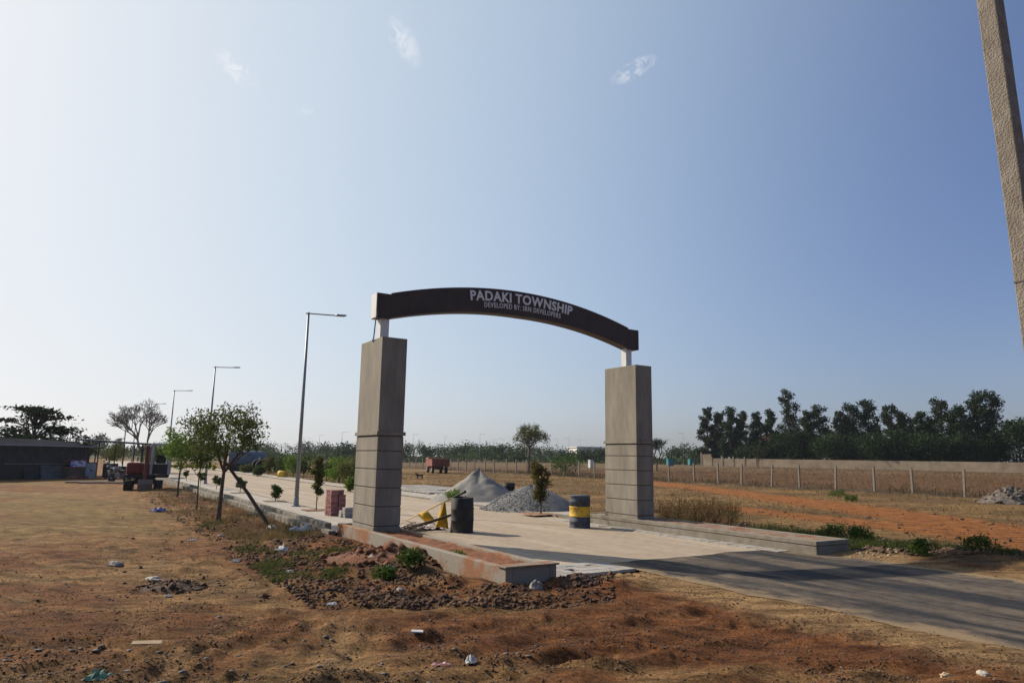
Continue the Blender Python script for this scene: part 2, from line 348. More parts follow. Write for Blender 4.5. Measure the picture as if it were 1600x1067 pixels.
# ------------------------------------------------------------------ ground
def build_ground():
    a1 = np.radians(np.arange(-44, 44.01, .22)); a2 = np.radians(np.arange(48, 316, 4.0))
    ang = np.concatenate([a1, a2])
    R = [1.2]
    while R[-1] < 1500:
        R.append(R[-1] * (1.03 if R[-1] < 3 else 1.0085 if R[-1] < 36 else 1.03))
    R = np.array(R); A, RR = np.meshgrid(ang, R); n = len(ang)
    X, Y = (np.sin(A) * RR).ravel(), (np.cos(A) * RR).ravel()
    Z = land(X, Y); V = np.stack([X, Y, Z], 1)
    i = np.arange(len(R) - 1)[:, None] * n; j = np.arange(n)[None, :]; j2 = (j + 1) % n
    Q = np.stack([i + j, i + n + j, i + n + j2, i + j2], -1).reshape(-1, 4)[:, ::-1]
    V = np.vstack([V, [[0, 0, float(land(np.array([0.]), np.array([0.]))[0])]]])
    o = np_mesh('ground', V, Q, soil_mat())
    me = o.data
    # middle disc under the photographer's feet
    import bmesh
    bm = bmesh.new(); bm.from_mesh(me); bm.verts.ensure_lookup_table(); c = bm.verts[len(V) - 1]
    for k in range(n): bm.faces.new((bm.verts[k], bm.verts[(k + 1) % n], c)[::-1])
    bm.normal_update(); bm.to_mesh(me); bm.free()
    for p in me.polygons: p.use_smooth = True
    X, Y = V[:, 0], V[:, 1]; g, r = rg(X, Y); d = np.hypot(X, Y)
    def C(*c): return np.array(c)[None, :]
    def mix(a, b, k): return a * (1 - k[:, None]) + b * k[:, None]
    red, tan, ora, straw, fld, dark = C(.195, .083, .034), C(.265, .160, .072), C(.31, .130, .042), C(.27, .175, .076), C(.135, .078, .040), C(.12, .08, .06)
    c = mix(np.repeat(red, len(X), 0), tan, sst(.42, .62, fbm(X / 3.3, Y / 2.0, 4, 100)))
    c = mix(c, C(0.227, 0.091, 0.036), .7 * sst(.55, .68, fbm(X / 1.4, Y / .8, 3, 104)))
    lot_all = 1 - sst(-3.2, -2, g)
    lot = (1 - sst(-4, -1.5, g)) * sst(13, 19, d)
    c = mix(c, mix(np.repeat(C(0.272, 0.170, 0.082), len(X), 0), C(0.234, 0.180, 0.073), sst(.45, .6, fbm(X / 4, Y / 2.2, 3, 109))), .75 * lot * sst(.25, .5, fbm(X / 5, Y / 3, 3, 111)))
    for k_, (cx_, cy_, R_) in enumerate(((-30, 4, 27), (-30, 4, 28.6), (-24, 44, 27.5), (-24, 44, 29.1), (-40, 18, 33), (-40, 18, 34.5))):
        rut = np.exp(-((np.hypot(X - cx_, Y - cy_) - R_ + .5 * (fbm(X / 3, Y / 3, 2, 140 + k_) - .5)) / .22) ** 2) * lot_all * sst(.35, .6, fbm(X / 2, Y / 2, 2, 150 + k_))
        c = mix(c, C(0.378, 0.252, 0.137) if k_ % 2 else C(0.146, 0.090, 0.049), .65 * rut)
    for k_, (cx_, cy_, R_) in enumerate(RUTS):
        q = np.hypot(X - cx_, Y - cy_) - R_ + .35 * (fbm(X / 2.5, Y / 2.5, 2, 170 + k_ // 2) - .5)
        c = mix(c, C(.30, .19, .09), .45 * np.exp(-(q / .2) ** 2) * lot_all)
    berm = sst(-3.0, -1.5, g) * (1 - sst(-.5, -.3, g)) * sst(-7, -5, r) * (1 - sst(26, 34, r))
    c = mix(c, C(0.099, 0.059, 0.033), .75 * berm * sst(.38, .55, fbm(X / .9, Y / .9, 3, 115)))
    c = mix(c, C(0.317, 0.108, 0.036), np.exp(-((g + .9) / .5) ** 2 - ((r + .9) / 1.1) ** 2) * .9)
    sh = sst(1.3, 2.2, g + .5 * (fbm(X / .8, Y / .8, 3, 120) - .5)) * (1 - sst(8.6, 9.0, g)) * (1 - sst(-5.2, -4.6, r))
    c = mix(c, C(0.355, 0.240, 0.122), .9 * sh)
    right = sst(8.7, 9.6, g)
    rc = mix(np.repeat(straw, len(X), 0), C(.165, .105, .05), sst(.36, .58, fbm(X / 4.5, Y / 2.4, 4, 130)))
    tr = np.minimum(seg_dist(X, Y, TRACK1) - .6, seg_dist(X, Y, TRACK2))
    rc = mix(rc, ora, 1 - sst(.7, 1.7, tr + .9 * (fbm(X / 1.5, Y / 1.5, 3, 131) - .5)))
    rc = mix(rc, C(.099, .068, .043), .8 * (1 - sst(11.2, 12.4, g)) * (1 - sst(1, 4, r)) * sst(.35, .5, fbm(X, Y, 3, 133)))
    rc = mix(rc, np.repeat(fld, len(X), 0), sst(38, 40, g))
    rc = mix(rc, C(.081, .062, .043), .8 * sst(38, 39, g) * (1 - sst(41, 43, g)))
    rc = mix(rc, C(.186, .136, .081), .7 * sst(75, 110, g + .3 * r))
    c = mix(c, rc, right)
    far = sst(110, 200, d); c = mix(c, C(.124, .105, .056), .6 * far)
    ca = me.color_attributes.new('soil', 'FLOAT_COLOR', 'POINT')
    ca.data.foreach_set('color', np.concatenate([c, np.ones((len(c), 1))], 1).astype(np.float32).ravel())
    kind(o, 'structure')
build_ground()

def strip(name, g0, g1, r0, r1, z, m, dg=2.0, dr=2.0, jag=0.0, parent=None):
    """a sheet in road coordinates whose edges wander by jag"""
    ng, nr = max(1, int((g1 - g0) / dg)), max(1, int((r1 - r0) / dr)); vs, fs = [], []
    for i in range(nr + 1):
        r_ = r0 + (r1 - r0) * i / nr
        for k in range(ng + 1):
            g_ = g0 + (g1 - g0) * k / ng; gg, rr = g_, r_
            if jag:
                if k in (0, ng): gg += jag * ((float(fbm(np.array([r_ * .9]), np.array([g_]), 4, 5)[0]) - .5) * 2 + .5 * (float(fbm(np.array([r_ * 7]), np.array([g_]), 3, 15)[0]) - .5))
                if i in (0, nr): rr += jag * 1.6 * (float(fbm(np.array([g_ * .9]), np.array([r_]), 4, 6)[0]) - .5) * 2
            vs.append((gg, rr, 0))
    for i in range(nr):
        for k in range(ng): a = i * (ng + 1) + k; fs.append((a, a + 1, a + ng + 2, a + ng + 1))
    o = MB().add(vs, fs).build(name, m, parent); o.location = W(0, 0, z); o.rotation_euler = (0, 0, AZ); return o
M_ROAD = streak_mat('dusty_concrete', (.330, .261, .191), (.396, .323, .247), (.284, .205, .139), grit=60)
M_ASPH = streak_mat('asphalt', (.024, .023, .025), (.15, .115, .082), (.026, .025, .027), s1=1.1, bumpd=.012, k=(.43, .64), st=(1.3, .16, 1), grit=45, mott=1.0)
M_PATH = streak_mat('footpath_concrete', (.350, .310, .264), (.396, .356, .304), (.264, .198, .139), st=(1, 1, 1), s1=2, grit=40)
def drift(m):
    n, l = m.node_tree.nodes, m.node_tree.links; b = n['Principled BSDF']; src = b.inputs['Base Color'].links[0].from_socket
    tc = n.new('ShaderNodeTexCoord'); sx = n.new('ShaderNodeSeparateXYZ'); l.new(tc.outputs['Object'], sx.inputs[0])
    def ma(op, a, c):
        k = n.new('ShaderNodeMath'); k.operation = op
        for i, v in enumerate((a, c)):
            if isinstance(v, (int, float)): k.inputs[i].default_value = v
            else: l.new(v, k.inputs[i])
        return k.outputs[0]
    no = n.new('ShaderNodeTexNoise'); no.inputs['Scale'].default_value = 1.6; no.inputs['Detail'].default_value = 10; no.inputs['Roughness'].default_value = .75; l.new(tc.outputs['Object'], no.inputs['Vector'])
    edge = ma('SUBTRACT', 2.55, ma('ABSOLUTE', ma('SUBTRACT', sx.outputs[0], 5.3), 0.0))          # metres in from the edge
    f = n.new('ShaderNodeMapRange'); f.inputs[1].default_value = .25; f.inputs[2].default_value = -.10
    l.new(ma('SUBTRACT', edge, ma('MULTIPLY', ma('SUBTRACT', no.outputs[0], .42), 1.9)), f.inputs[0])
    x = n.new('ShaderNodeMixRGB'); l.new(f.outputs[0], x.inputs[0]); l.new(src, x.inputs[1]); x.inputs[2].default_value = (.215, .15, .085, 1)
    l.new(x.outputs[0], b.inputs['Base Color'])
drift(M_ASPH)
road = kind(strip('road', 1.55, 7.95, -4.75, 150, 0.0, M_ROAD, .4, 1.0), 'structure')
asph = kind(strip('asphalt_road', 2.75, 7.85, -40, -4.45, .006, M_ASPH, .25, .07, .20), 'structure')
footp = kind(strip('footpath', -.30, 1.56, 2.0, 150, .05, M_PATH, .4, 1.0), 'structure')
footr = kind(strip('far_footpath', 7.95, 9.4, 2.6, 150, .05, M_PATH, .4, 1.0), 'structure')
def pavers(parent, g0, g1, r0, r1, z, dg, dr, name='paver', gap=.012, mats=None, prob=1.0):
    mm = []
    for m in mats:
        b = MB().box(gap / 2, dg - gap / 2, gap / 2, dr - gap / 2, -.05, 0).mesh(name); b.materials.append(m); mm.append(b)
    ng, nr = int(round((g1 - g0) / dg)), int(round((r1 - r0) / dr))
    for i in range(nr):
        for k in range(ng):
            if rnd.random() > prob: continue
            o = link(name, rnd.choice(mm), parent)
            o.location = (g0 + k * dg + (dg / 2 if 0 else 0), r0 + i * dr, z + rnd.uniform(-.004, .004))
            o.rotation_euler = (rnd.gauss(0, .006), rnd.gauss(0, .006), rnd.gauss(0, .012))
PV = [mat('paver_%d' % i, c, tuple(v * .8 for v in c), 9, .9, .3, 60) for i, c in enumerate([(.330, .310, .284), (.363, .337, .304), (.304, .277, .244)])]
pavers(road, 7.12, 7.96, -4.9, 3.3, .022, .21, .27, gap=.024, mats=PV)
pavers(road, .78, 1.58, -5.4, .6, .022, .20, .25, mats=PV)
pavers(road, 1.58, 2.78, -5.3, -4.3, .018, .20, .25, mats=PV, prob=.93)
side = kind(strip('side_paving', 9.42, 13.6, 15.5, 26.5, .03, mat('sand_bed', (.52, .46, .38), (.42, .36, .29), 3), 1, 1), 'structure')
pavers(side, 9.5, 13.5, 15.7, 26.2, .085, .8, .5, name='slab', gap=.1, mats=PV, prob=.93)

# ------------------------------------------------------------------ gate
CON = mat('concrete', (.25, .222, .18), (.15, .132, .104), 2.1, .9, .5, 60, stretch=(1.5, 1.5, .4), lo=.28, hi=.66, detail=10)
CON2 = mat('concrete_groove', (.13, .115, .10), (.09, .08, .07), 4, .95)
CONW = mat('concrete_wall', (.222, .196, .160), (.155, .129, .098), 3.5, .92, .5, 40)
CONS = mat('concrete_stained', (.224, .196, .157), (.073, .062, .050), 2.2, .95, .5, 40, stretch=(1, 2.2, .6), lo=.4, hi=.56)
BROWN = mat('brown_cladding', (.056, .036, .030), (.045, .029, .025), 3, .55, spec=.3)
SOFF = mat('soffit_brown', (.11, .088, .072), (.09, .072, .06), 3, .6)
WHITE = mat('white_sheet', (.624, .616, .592), (.560, .552, .528), 3, .5)
gate = thing('entrance_gate', 'concrete pillared entrance gate with dark brown arched name board', 'gate', W(0, 0), AZ)
PW, PD = .62, 1.366
ZB = [.0, .36, .775, 1.18, 1.585, 1.985, 2.32]
for gx in (0.0, 7.635):
    p = MB().box(gx + .014, gx + PW - .014, .014, PD - .014, -.05, 4.5).build('pillar', CON2, gate)
    MB().box(gx - .006, gx + PW + .006, -.006, PD + .006, -.05, ZB[1] - .012).build('base_course', CON, p, bevel=.006)
    for a, b in zip(ZB[1:-1], ZB[2:]):
        MB().box(gx, gx + PW, 0, PD, a + .012, b - .012).build('block', CON, p, bevel=.008)
    MB().box(gx - .035, gx + PW + .035, -.035, PD + .035, 2.335, 2.415).build('band', CON, p, bevel=.006)
    MB().box(gx + .004, gx + PW - .004, .004, PD - .004, 2.415, 4.557).build('shaft', CON, p, bevel=.008)
for gx in (.165, 7.80):
    MB().box(gx, gx + .215, .58, .79, 4.55, 5.2).build('post', WHITE, gate, bevel=.004)
BF, BB = .50, .83                         # front and back of the beam, along the road
TOP = [(.02, 5.678), (.37, 5.685), (.85, 5.83), (1.4, 5.965), (1.9, 6.06), (2.5, 6.15), (3.2, 6.225), (4.1, 6.262), (5.0, 6.225), (5.7, 6.15), (6.33, 6.045), (7.2, 5.845), (7.83, 5.665), (8.21, 5.672)]
def topz(g_):
    for (a, z0), (b, z1) in zip(TOP[:-1], TOP[1:]):
        if g_ <= b: return z0 + (z1 - z0) * (g_ - a) / (b - a)
    return TOP[-1][1]
def arcz(g_): return 6.262 - .0395 * (g_ - 4.1) ** 2
def up(g_): return arcz(g_) if .37 < g_ < 7.83 else 5.68
def lo(g_): return (arcz(g_) - .665 + .055 * abs(g_ - 4.1) / 3.7) if .37 < g_ < 7.83 else 5.085
gs = [.02, .369] + [.371 + (7.829 - .371) * i / 36 for i in range(37)] + [7.831, 8.21]
def slab_poly(ga, gb):
    xs = [ga] + [x for x in gs if ga < x < gb] + [gb]
    return [(x, up(x)) for x in xs] + [(x, lo(x)) for x in reversed(xs)]
beam = MB().prism([(x, up(x) - .012) for x in gs] + [(x, lo(x) + .0) for x in reversed(gs)], BF + .02, BB - .02).build('arch_beam', SOFF, gate)
for y0, y1 in ((BF - .004, BF + .02), (BB - .02, BB + .004)):
    js = [.02, .37, .83, 1.87, 3.0, 4.1, 5.2, 6.33, 7.2, 7.83, 8.21]
    for a, b in zip(js[:-1], js[1:]):
        MB().prism(slab_poly(a + .0035, b - .0035), y0, y1).build('cladding_panel', BROWN, beam)
MB().box(.003, .02, BF - .002, BB + .002, 5.09, 5.678).build('end_panel', WHITE, beam)
MB().box(8.21, 8.227, BF - .002, BB + .002, 5.09, 5.678).build('end_panel', BROWN, beam)
MB().tube([(.03, .45, 5.2), (-.02, .43, 5.0), (-.02, .5, 4.6), (-.01, .6, 4.52)], .014, 6).build('cable', mat('black_rubber', (.03, .03, .035), None, 5, .6), gate)
LET = mat('silver_letters', (.72, .70, .70), (.66, .64, .64), 5, .4)
def lettering(text, size, g0, g1, below, sx, thick):
    def glyph(s):
        cu = bpy.data.curves.new('letter', 'FONT'); cu.body = s; cu.size = size; cu.extrude = .008; cu.offset = thick; cu.resolution_u = 3
        o = bpy.data.objects.new('letter', cu); col.objects.link(o); dg = bpy.context.evaluated_depsgraph_get()
        me = bpy.data.meshes.new_from_object(o.evaluated_get(dg)); bpy.data.objects.remove(o); bpy.data.curves.remove(cu); return me
    def width(me):
        xs = [v.co.x for v in me.vertices]; return (min(xs), max(xs)) if xs else (0, 0)
    ws = []
    ref = width(glyph('HH'))[1]
    for ch in text: ws.append(width(glyph('H' + ch + 'H'))[1] - ref)
    total = sum(ws); k = (g1 - g0) / total; x = g0
    for ch, w in zip(text, ws):
        for ch_, dz in ((('.', 0), ('.', size * .42)) if ch == ':' else ((ch, 0),) if ch != ' ' else ()):
            me = glyph(ch_); me.materials.append(LET); o = link('letter', me, beam)
            gc = x + w * k / 2; z = arcz(gc) - below + dz; sl = math.atan(-.079 * (gc - 4.1))
            o.matrix_local = Matrix.Translation((gc, BF - .012, z)) @ Matrix.Rotation(-sl, 4, 'Y') @ Matrix.Translation((-w * k * sx / 2, 0, 0)) @ Matrix.Rotation(math.pi / 2, 4, 'X') @ Matrix.Scale(k * sx, 4, (1, 0, 0))
        x += w * k
lettering('PADAKI TOWNSHIP', .355, 2.50, 5.74, .325, .95, .008)
lettering('DEVELOPED BY: SRN DEVELOPERS', .19, 2.91, 5.35, .505, .88, .0)

# planters at the feet of the pillars, and kerbs
ORA = mat('orange_soil', (.212, .081, .030), (.136, .050, .023), 5, .95, .8, 25)
CONO = mat('planter_concrete', (.235, .205, .165), (.235, .105, .05), 1.5, .92, .5, 40, lo=.40, hi=.52)
pl = thing('planter', 'low concrete planter smeared with orange soil under the pillar', 'planter', W(0, 0), AZ)
MB().box(-.15, -.02, -5.72, 1.95, -.12, .275).build('wall', CONO, pl, bevel=.01)
MB().box(.64, .77, -5.72, 1.9, -.12, .275).build('wall', CONO, pl, bevel=.01)
MB().box(-.02, .64, -5.72, -5.58, -.12, .273).build('wall', CONO, pl, bevel=.01)
MB().box(-.02, .64, 1.80, 1.94, -.12, .27).build('wall', CONW, pl, bevel=.01)
MB().box(-.18, .80, -5.76, -5.50, .277, .302).build('coping', mat('dirty_coping', (.23, .10, .045), (.21, .17, .13), 6, .95, .4, 30, lo=.45, hi=.58), pl, bevel=.006)
def lumpy(g0, g1, r0, r1, z, amp, n_g, n_r, seed):
    vs, fs = [], []
    for i in range(n_r + 1):
        for k in range(n_g + 1):
            g_, r_ = g0 + (g1 - g0) * k / n_g, r0 + (r1 - r0) * i / n_r
            vs.append((g_, r_, z + amp * (float(fbm(np.array([g_ * 7]), np.array([r_ * 7]), 3, seed)[0]) - .5) * 2))
    for i in range(n_r):
        for k in range(n_g): a = i * (n_g + 1) + k; fs.append((a, a + 1, a + n_g + 2, a + n_g + 1))
    return MB().add(vs, fs)
lumpy(-.02, .64, -5.58, 1.8, .235, .045, 9, 100, 3).build('soil_fill', ORA, pl, smooth=True)
pr_ = thing('planter', 'long concrete kerb planter with a dark joint under its coping', 'planter', W(0, 0), AZ)
MB().box(7.50, 8.64, -5.55, 2.3, -.12, .17).build('wall', CONW, pr_, bevel=.01)
MB().box(7.515, 8.625, -5.535, 2.28, .165, .185).build('joint', CON2, pr_)
MB().box(7.49, 7.64, -5.56, 2.31, .183, .275).build('coping', CONW, pr_, bevel=.01)
MB().box(8.50, 8.65, -5.56, 2.31, .183, .275).build('coping', CONW, pr_, bevel=.01)
MB().box(7.64, 8.50, -5.56, -5.40, .183, .275).build('coping', CONW, pr_, bevel=.01)
MB().box(7.64, 8.50, 2.16, 2.31, .183, .275).build('coping', CONW, pr_, bevel=.01)
lumpy(7.63, 8.51, -5.41, 2.17, .262, .035, 8, 80, 8).build('soil_fill', mat('orange_soil_pale', (.22, .17, .125), (.21, .085, .036), 2.6, .95, .8, 25, lo=.42, hi=.56), pr_, smooth=True)
def kerb_run(label, g0, g1, z0, z1, r0, r1, L, m):
    k = thing('kerb', label, 'kerb', W(0, 0), AZ)
    me = MB().box(g0, g1, .003, L - .003, z0, z1).mesh('kerb_block'); me.materials.append(m)
    n = int((r1 - r0) / L)
    for i in range(n):
        o = link('kerb_block', me, k, .008); o.location = (rnd.uniform(-.003, .003), r0 + i * L, rnd.uniform(-.003, .003))
    return k
kerb_run('stained outer kerb wall above the rubble beside the lamps', -.66, -.50, -.15, .20, 1.0, 70, 1.5, CONS)
kerb_run('upper kerb edging the footpath with the street lamps', -.45, -.29, -.1, .285, 1.96, 70, 1.5, CONS)
kerb_run('low kerb along the far footpath by the gravel', 7.86, 7.96, -.1, .07, 2.5, 80, 1.5, CONW)
kerb_run('low kerb between the footpath and the dusty road', 1.50, 1.60, -.1, .065, 1.95, 70, 1.5, CONW)

# ------------------------------------------------------------------ street lamps
STEEL = mat('galvanised_steel', (.252, .259, .266), (.203, .210, .217), 5, .5, metal=.4)
def make_lamp():
    t = thing('street_lamp', 'x', 'lamp')
    MB().lathe([(.17, 0), (.17, .03), (.10, .04), (.085, .32), (.075, .34)], 12).build('base_plate', STEEL, t)
    MB().tube([(0, 0, .3), (0, 0, 3.5), (0, 0, 7.08)], [.075, .058, .042], 10).build('pole', STEEL, t, smooth=True)
    MB().tube([(-.10, 0, 7.03), (.9, 0, 7.08), (1.05, 0, 7.09)], .024, 8).build('arm', STEEL, t)
    MB().prism([(1.02, 7.07), (1.05, 7.13), (1.42, 7.15), (1.46, 7.12), (1.40, 7.09)], -.09, .09).build('lamp_head', STEEL, t)
    return t
LAMP = make_lamp()
near = ['tall grey street lamp standing next to the stack of red pavers', 'grey street lamp rising behind the crown of the propped tree', 'grey street lamp rising beside the excavator cab', 'grey street lamp seen through the bare tree']
for i in range(6):
    o = LAMP if i == 0 else copy_tree(LAMP)
    o.location = W(1.29, 10.9 + 19.94 * i, .05); o.rotation_euler = (0, 0, AZ + rnd.uniform(-.03, .03)); o['group'] = 'street lamps along the footpath'
    o['label'] = near[i] if i < 4 else 'grey street lamp far along the footpath beyond the bare tree'
for px, ty, flip in [(750, 681.6, 0), (694.7, 685, 0), (645.7, 680, 0), (720, 689.6, 0), (770, 690, 0), (787, 689, 1), (871, 690, 1), (889, 689, 1), (907, 691, 1), (746, 694, 0), (760, 692, 0), (796, 695, 0), (678, 694, 0), (1067, 683, 1), (1047, 691, 1), (499.6, 680, 0), (534.7, 675.5, 0), (474, 685, 0), (112.5, 662, 0), (199, 650, 0), (736, 697, 0), (834, 696, 0), (434, 692, 0)]:
    hor = CY + F_PX * math.tan(PITCH) + (px - CX) * math.tan(ROLL)
    Y = (7.1 - CAM_H) * F_PX / (hor - ty); p = at_depth(px, ty, Y); z = lz(p)
    o = copy_tree(LAMP); o.location = (p.x, p.y, z); o.rotation_euler = (0, 0, AZ + (math.pi if flip else 0) + rnd.uniform(-.4, .4))
    tag(o, 'slim grey street lamp far off across the open plots', 'lamp', 'far street lamps across the plots')

# ------------------------------------------------------------------ concrete utility pole by the asphalt
up_ = thing('utility_pole', 'rough concrete utility pole rising out of the picture beside the asphalt', 'pole', (5.18, 6.62, 0), AZ)
up_.matrix_world = Matrix.Translation((5.18, 6.62, 0)) @ Matrix.Rotation(-.028, 4, 'Y') @ Matrix.Rotation(AZ, 4, 'Z')
POLE = mat('pole_concrete', (.258, .224, .185), (.185, .157, .126), 7, .95, .9, 55)
n_ = 18; vs, fs = [], []
for i in range(n_ + 1):
    z = -.3 + 9.0 * i / n_; k = 1 - .035 * z / 9
    a, b = .112 * k, .088 * k
    for x, y in ((-a, -b), (a, -b), (a, b), (-a, b)): vs.append((x + rnd.uniform(-.003, .003), y + rnd.uniform(-.003, .003), z))
for i in range(n_):
    for k in range(4): fs.append((i * 4 + k, i * 4 + (k + 1) % 4, i * 4 + 4 + (k + 1) % 4, i * 4 + 4 + k))
fs.append(tuple(range(n_ * 4, n_ * 4 + 4)))
MB().add(vs, fs).build('shaft', POLE, up_, bevel=.012)
MB().tube([(.05, -.05, 4.72), (.16, -.05, 4.72)], .012, 6).build('bolt', STEEL, up_)
MB().box(-.114, .114, -.0895, .0895, 3.66, 3.675).build('casting_seam', CON2, up_)

# ------------------------------------------------------------------ trees
def leaves(P, size, rng, flat=0.0):
    """a folded leaf-shaped quad at every point of P"""
    n = len(P); a = rng.normal(size=(n, 3)); a[:, 2] *= (1 - flat); a /= np.linalg.norm(a, axis=1)[:, None] + 1e-9
    b = np.cross(a, rng.normal(size=(n, 3)) * np.array([1, 1, 1 - flat * .8])); b /= np.linalg.norm(b, axis=1)[:, None] + 1e-9
    s = size * rng.uniform(.6, 1.35, n)[:, None]
    V = np.stack([P - a * s, P + b * s * .42, P + a * s, P - b * s * .42], 1).reshape(-1, 3)
    return V, np.arange(4 * n).reshape(-1, 4)
BARK = mat('bark', (.13, .095, .07), (.07, .05, .038), 9, .95, .8, 40)
BARKG = mat('grey_bark', (.20, .175, .15), (.13, .11, .095), 9, .95, .6, 40)
def tree(name, label, loc, h, cw, cb, tr, clumps, nleaf, lsz, seed, lm, style='round', group=None, bark=None, rz=0.0, cat='tree', lean=(0, 0), clump_r=.34, limbs=True, cx=0.0):
    rng = np.random.default_rng(seed); t = thing(name, label, cat, loc, rz, group); bark = bark or BARK
    z0 = h * cb; ch = h - z0; C = []
    for i in range(clumps):
        if style == 'column':
            u = (i + rng.uniform(0, 1)) / clumps; rad = cw / 2 * (1 - .62 * u) * rng.uniform(.3, 1); z = z0 + ch * (.04 + .9 * u); th = rng.uniform(0, 6.28)
            C.append((rad * math.cos(th), rad * math.sin(th), z, (.15 + .08 * (1 - u)) * cw))
        elif style == 'inverted':
            u = (i + rng.uniform(0, 1)) / clumps; rad = cw / 2 * (.25 + .6 * u) * rng.uniform(.2, 1); th = rng.uniform(0, 6.28)
            C.append((rad * math.cos(th), rad * math.sin(th), z0 + ch * (.05 + .85 * u), cw * .2))
        elif style == 'layer':
            u = rng.uniform(0, 1) ** 1.25; th = rng.uniform(0, 6.28); rad = cw / 2 * (1 - .8 * u ** 1.3) * math.sqrt(rng.uniform(.02, 1)) * rng.uniform(.75, 1.15)
            C.append((rad * math.cos(th), rad * math.sin(th), z0 + ch * (.03 + .93 * u) + .1 * rad * rng.normal(), cw * .085))
        else:
            v = rng.normal(size=3); v /= np.linalg.norm(v); q = rng.uniform(.35, .82)
            z = z0 + ch * .5 + v[2] * ch * .5 * q * .95
            C.append((v[0] * cw / 2 * q + cx * (z - z0) / ch, v[1] * cw / 2 * q, z, clump_r * cw / 2 * rng.uniform(.7, 1.25)))
    m = MB(); lx, ly = lean; tz = z0 + ch * (.35 if style == 'round' else .8)
    tp = [(lx * k + .03 * h * .3 * math.sin(5 * k + seed) * k, ly * k + .02 * h * .3 * math.cos(4 * k + seed) * k, tz * k) for k in (0, .15, .35, .6, .8, 1)]
    m.tube([(0, 0, -.1)] + tp, [tr * 1.25, tr * 1.15] + [tr * (1 - .55 * k) for k in (.15, .35, .6, .8, 1)], 8)
    if limbs:
        mains = []
        for ci, c in enumerate(C):
            if style == 'round' and ci >= 7:
                e = Vector(c[:3]) + Vector((lx, ly, 0)); b0 = min(mains, key=lambda v: (v - e).length)
                m.tube([b0, (b0 + e) / 2 + Vector((0, 0, .04 * cw)), e], [tr * .2, tr * .13, tr * .05], 4, cap=False); continue
            k = rng.uniform(.45, .95) if style == 'round' else min(1, c[2] / tz * .85)
            if style == 'round': k = max(k, min(1, z0 / tz))
            i = min(4, int(k * 5)); b0 = Vector(tp[i]); e = Vector(c[:3]) + Vector((lx, ly, 0))
            mid = (b0 + e) / 2 + Vector((rng.normal() * .05, rng.normal() * .05, .08)) * cw * .5
            mains += [mid, e]
            m.tube([b0, mid, e], [tr * .42, tr * .27, tr * .1], 6)
    m.build('trunk', bark, t, smooth=True)
    C = np.array(C); w = C[:, 3] ** 2; idx = rng.choice(len(C), nleaf, p=w / w.sum())
    d = rng.normal(size=(nleaf, 3)); d /= np.linalg.norm(d, axis=1)[:, None]
    q = rng.uniform(0, 1, nleaf)[:, None] ** .55
    sc = np.array([1, 1, .75]) if style != 'layer' else np.array([1.7, 1.7, .3])
    P = C[idx, :3] + d * q * C[idx, 3:4] * sc * rng.uniform(.8, 1.3, (nleaf, 1)) + np.array([lx, ly, 0])
    V, Q = leaves(P, lsz, rng, .5 if style == 'layer' else 0)
    np_mesh('crown', V, Q, lm, t)
    return t
def bare_tree(name, label, loc, h, tr, seed, spread=1.0, leafm=None, nl=0, group=None, depth=6, twig=.006):
    R = random.Random(seed); t = thing(name, label, 'tree', loc, 0, group); trunk, twigs = MB(), MB(); tips = []
    def grow(p, d, L, r_, lev):
        q = p + d * L * .5 + Vector((R.gauss(0, .04), R.gauss(0, .04), 0)) * L; e = q + (d + Vector((R.gauss(0, .15), R.gauss(0, .15), .05))).normalized() * L * .5
        (trunk if lev < 2 else twigs).tube([p, q, e], [r_, r_ * .85, r_ * .68], 6 if lev < 3 else 3, cap=lev > 3)
        if lev >= depth: tips.append(e); return
        for k in range(3 if lev < (6 if depth > 6 else 5) else 2):
            th = R.uniform(0, 6.28); a = R.uniform(.35, .85) * spread
            ax = d.cross(Vector((math.cos(th), math.sin(th), .3))).normalized()
            grow(e, Matrix.Rotation(a, 3, ax) @ d, L * R.uniform(.62, .82), max(r_ * .64, twig), lev + 1)
    grow(Vector((0, 0, -.1)), Vector((0, 0, 1)), h * .27, tr, 0)
    trunk.build('trunk', BARKG if not nl else BARK, t, smooth=True); kind(twigs.build('crown', BARKG if not nl else BARK, t), 'stuff')
    if nl:
        rng = np.random.default_rng(seed); T = np.array([tuple(x) for x in tips]); P = T[rng.integers(0, len(T), nl)] + rng.normal(size=(nl, 3)) * h * .03
        V, Q = leaves(P, h * .013, rng); kind(np_mesh('foliage', V, Q, leafm, t), 'stuff')
    return t
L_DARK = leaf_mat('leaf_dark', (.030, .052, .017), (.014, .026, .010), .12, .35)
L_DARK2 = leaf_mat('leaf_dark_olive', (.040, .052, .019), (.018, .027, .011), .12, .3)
L_GREEN = leaf_mat('leaf_green', (.075, .12, .022), (.04, .065, .018), .3, 2.0)
L_BRIGHT = leaf_mat('leaf_bright', (.14, .22, .03), (.07, .12, .022), .4, 2.0)
L_OLIVE = leaf_mat('leaf_olive', (.13, .135, .035), (.065, .075, .026), .35, 2.2)
L_YEL = leaf_mat('leaf_yellow', (.36, .34, .04), (.2, .22, .035), .35, 3)
L_FAR = leaf_mat('leaf_far', (.065, .095, .035), (.035, .055, .025), .2, .15)
L_DRY = leaf_mat('leaf_dry', (.20, .13, .06), (.11, .07, .035), .3, 2)

